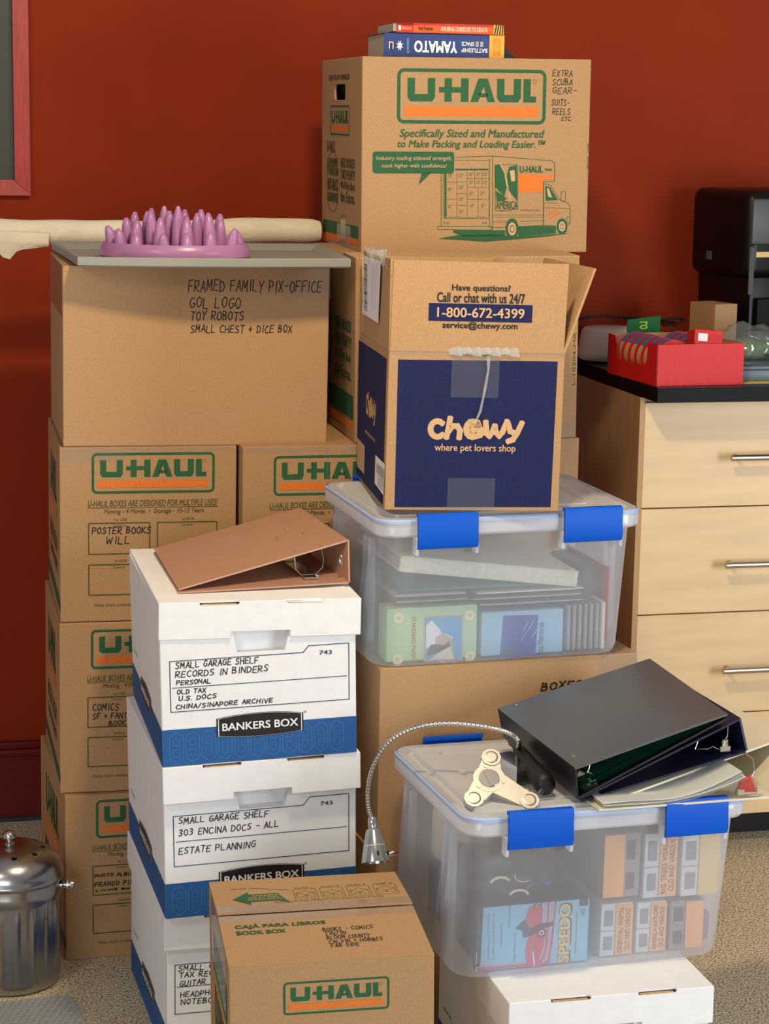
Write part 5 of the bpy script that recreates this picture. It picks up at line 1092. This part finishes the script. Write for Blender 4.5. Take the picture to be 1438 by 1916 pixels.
t = thing('greeting_card', 'green card with lime letters standing behind the red display tray', 'card', Matrix.Translation(P_[0])); g = G(); iv = -P_[0]
g.panel([P_[0] + iv, P_[1] + iv, q2 + iv, q3 + iv], .0012, 'green_card'); U0 = (P_[1] - P_[0]).normalized(); V0 = (q3 - P_[0]); V0 = (V0 - U0 * V0.dot(U0)).normalized(); F = Face(g, Matrix.Translation(P_[0]), (0, 0, 0), U0, V0)
a_ = F.px(1195, 617); b_ = F.px(1208, 601); F.text('ro', a_, (b_[0] + .004, b_[1]), 'lime', bold=.05, rot=-90, lift=.001); g.build('card_sheet', t)
for lab, cps, zz_ in (('black cable looping along the wall behind the white router', [(1078, 600), (1100, 594), (1130, 591), (1175, 594), (1230, 600), (1262, 603)], -.012), ('thin black cord lying on the counter near the printer', [(1236, 600), (1256, 596), (1276, 597), (1278, 601), (1262, 606), (1240, 610)], -.06)):
    pts = smooth_path([at_wall(x, y, zz_) for x, y in cps], 8); t = thing('power_cable', lab, 'cable', Matrix.Translation(pts[0])); g = G(); g.tube([p - pts[0] for p in pts], .0025, 'black_matte', 8); g.build('cable_body', t, smooth=60)

# printer
iW = WM.inverted(); q = iW @ at_wall(1405, 360, -.30); q_b = iW @ at_wall(1280, 360, -.045); pz = q.z
root = thing('office_printer', 'large black office printer with grey front panel on the counter', 'printer', WM @ Matrix.Translation((q.x, -.30, CZ)) @ Matrix.Rotation(math.atan2(q.x - q_b.x, q_b.y - q.y), 4, 'Z'))
H_ = pz - CZ + .004; low = (iW @ at_wall(1296, 509, -.06)).z - CZ
g = G(); g.box(0, 0, low, .26, .235, H_, 'plug', .024, seg=5); g.build('scanner_body', root, smooth=40)
g = G(); g.box(.020, .016, 0, .25, .220, low + .02, 'plug', .004, seg=2); g.build('printer_base', root, smooth=40)
g = G(); g.box(-.0012, .02, low + (H_ - low) * .60, .2608, .230, low + (H_ - low) * .604, 'black_matte'); g.build('lid_seam', root)
g = G(); g.box(.004, -.006, H_ * .70, .25, .004, H_ * .955, 'plug_grey', .006, seg=2); g.build('control_panel', root, smooth=40)
g = G(); g.box(.003, -.003, H_ * .42, .016, .002, H_ * .69, 'plug_grey', .0015); g.build('side_trim', root)
g = G(); g.box(.030, -.004, .03, .24, .018, H_ * .40, 'plug', .003); g.build('paper_drawer', root)
g = G(); g.box(.02, -.002, H_ * .63, .24, .01, H_ * .66, 'manila'); g.build('paper_sheet', root)
g = G(); g.box(-.0035, .140, low + .035, .002, .160, low + .055, 'plug_grey', .001); g.build('side_latch', root)

# small carton, bag, tray, paper
c0 = at_wall(1338, 570, -.305); hz = c0.z - CZ
X_ = Matrix.Translation((c0.x, c0.y, CZ)) @ Matrix.Rotation(rad(30), 4, 'Z')
t = thing('cardboard_box', 'small tan carton standing on the counter in front of the printer', 'box', X_); g = G(); g.box(0, 0, 0, .062, .090, hz, 'kraft', .001); F = Face(g, X_, (0, 0, 0), (1, 0, 0), (0, 0, 1)); F.rect((.002, hz - .0035), (.060, hz - .0022), 'kraft_edge'); g.build('carton_body', t)
c0 = at_z(1440, 712, CZ); X_ = WM @ Matrix.Translation(((iW @ c0).x - .045, (iW @ c0).y + .0, CZ + .0008))
c1 = iW @ at_z(1396, 718, CZ)
t = thing('note_paper', 'yellow paper lying on the counter under the grey plastic box', 'paper', WM @ Matrix.Translation((c1.x - .01, c1.y, CZ))); g = G(); g.box(0, 0, 0, .20, .15, .0006, 'yellow_paper'); g.build('paper_sheet', t)
t = thing('plastic_box', 'flat grey blue plastic box on the counter right of the red display tray', 'box', WM @ Matrix.Translation((c1.x + .004, c1.y + .035, CZ + .0008))); g = G(); g.box(0, 0, 0, .25, .18, .024, 'greybox', .003, seg=2); g.build('box_body', t, smooth=40)
g = G(); g.box(-.003, -.003, .0245, .253, .183, .032, 'greybox', .002, seg=2); g.build('lid', t, smooth=40)
bc = at_wall(1392, 640, -.385)
t = thing('plastic_bag', 'clear plastic bag with green contents lying beside the small tan carton', 'bag', Matrix.Translation((bc.x, bc.y, CZ + .034)))
g = G(); b_ = bmesh.new(); bmesh.ops.create_icosphere(b_, subdivisions=4, radius=1)
for v in b_.verts: n = NZ.noise(v.co * 2.2) * .25 + NZ.noise(v.co * 6) * .10; v.co *= (1 + n); v.co = Vector((v.co.x * .080, v.co.y * .038, max(-.0, v.co.z * .050 + .026)))
g.bm(b_, 'bag'); g.build('bag_skin', t, smooth=80)
g = G(); b_ = bmesh.new(); bmesh.ops.create_icosphere(b_, subdivisions=3, radius=1)
for v in b_.verts: n = NZ.noise(v.co * 4) * .35; v.co *= (1 + n); v.co = Vector((v.co.x * .060, v.co.y * .026, v.co.z * .022 + .022))
g.bm(b_, 'moss'); g.build('bag_contents', t, smooth=80)
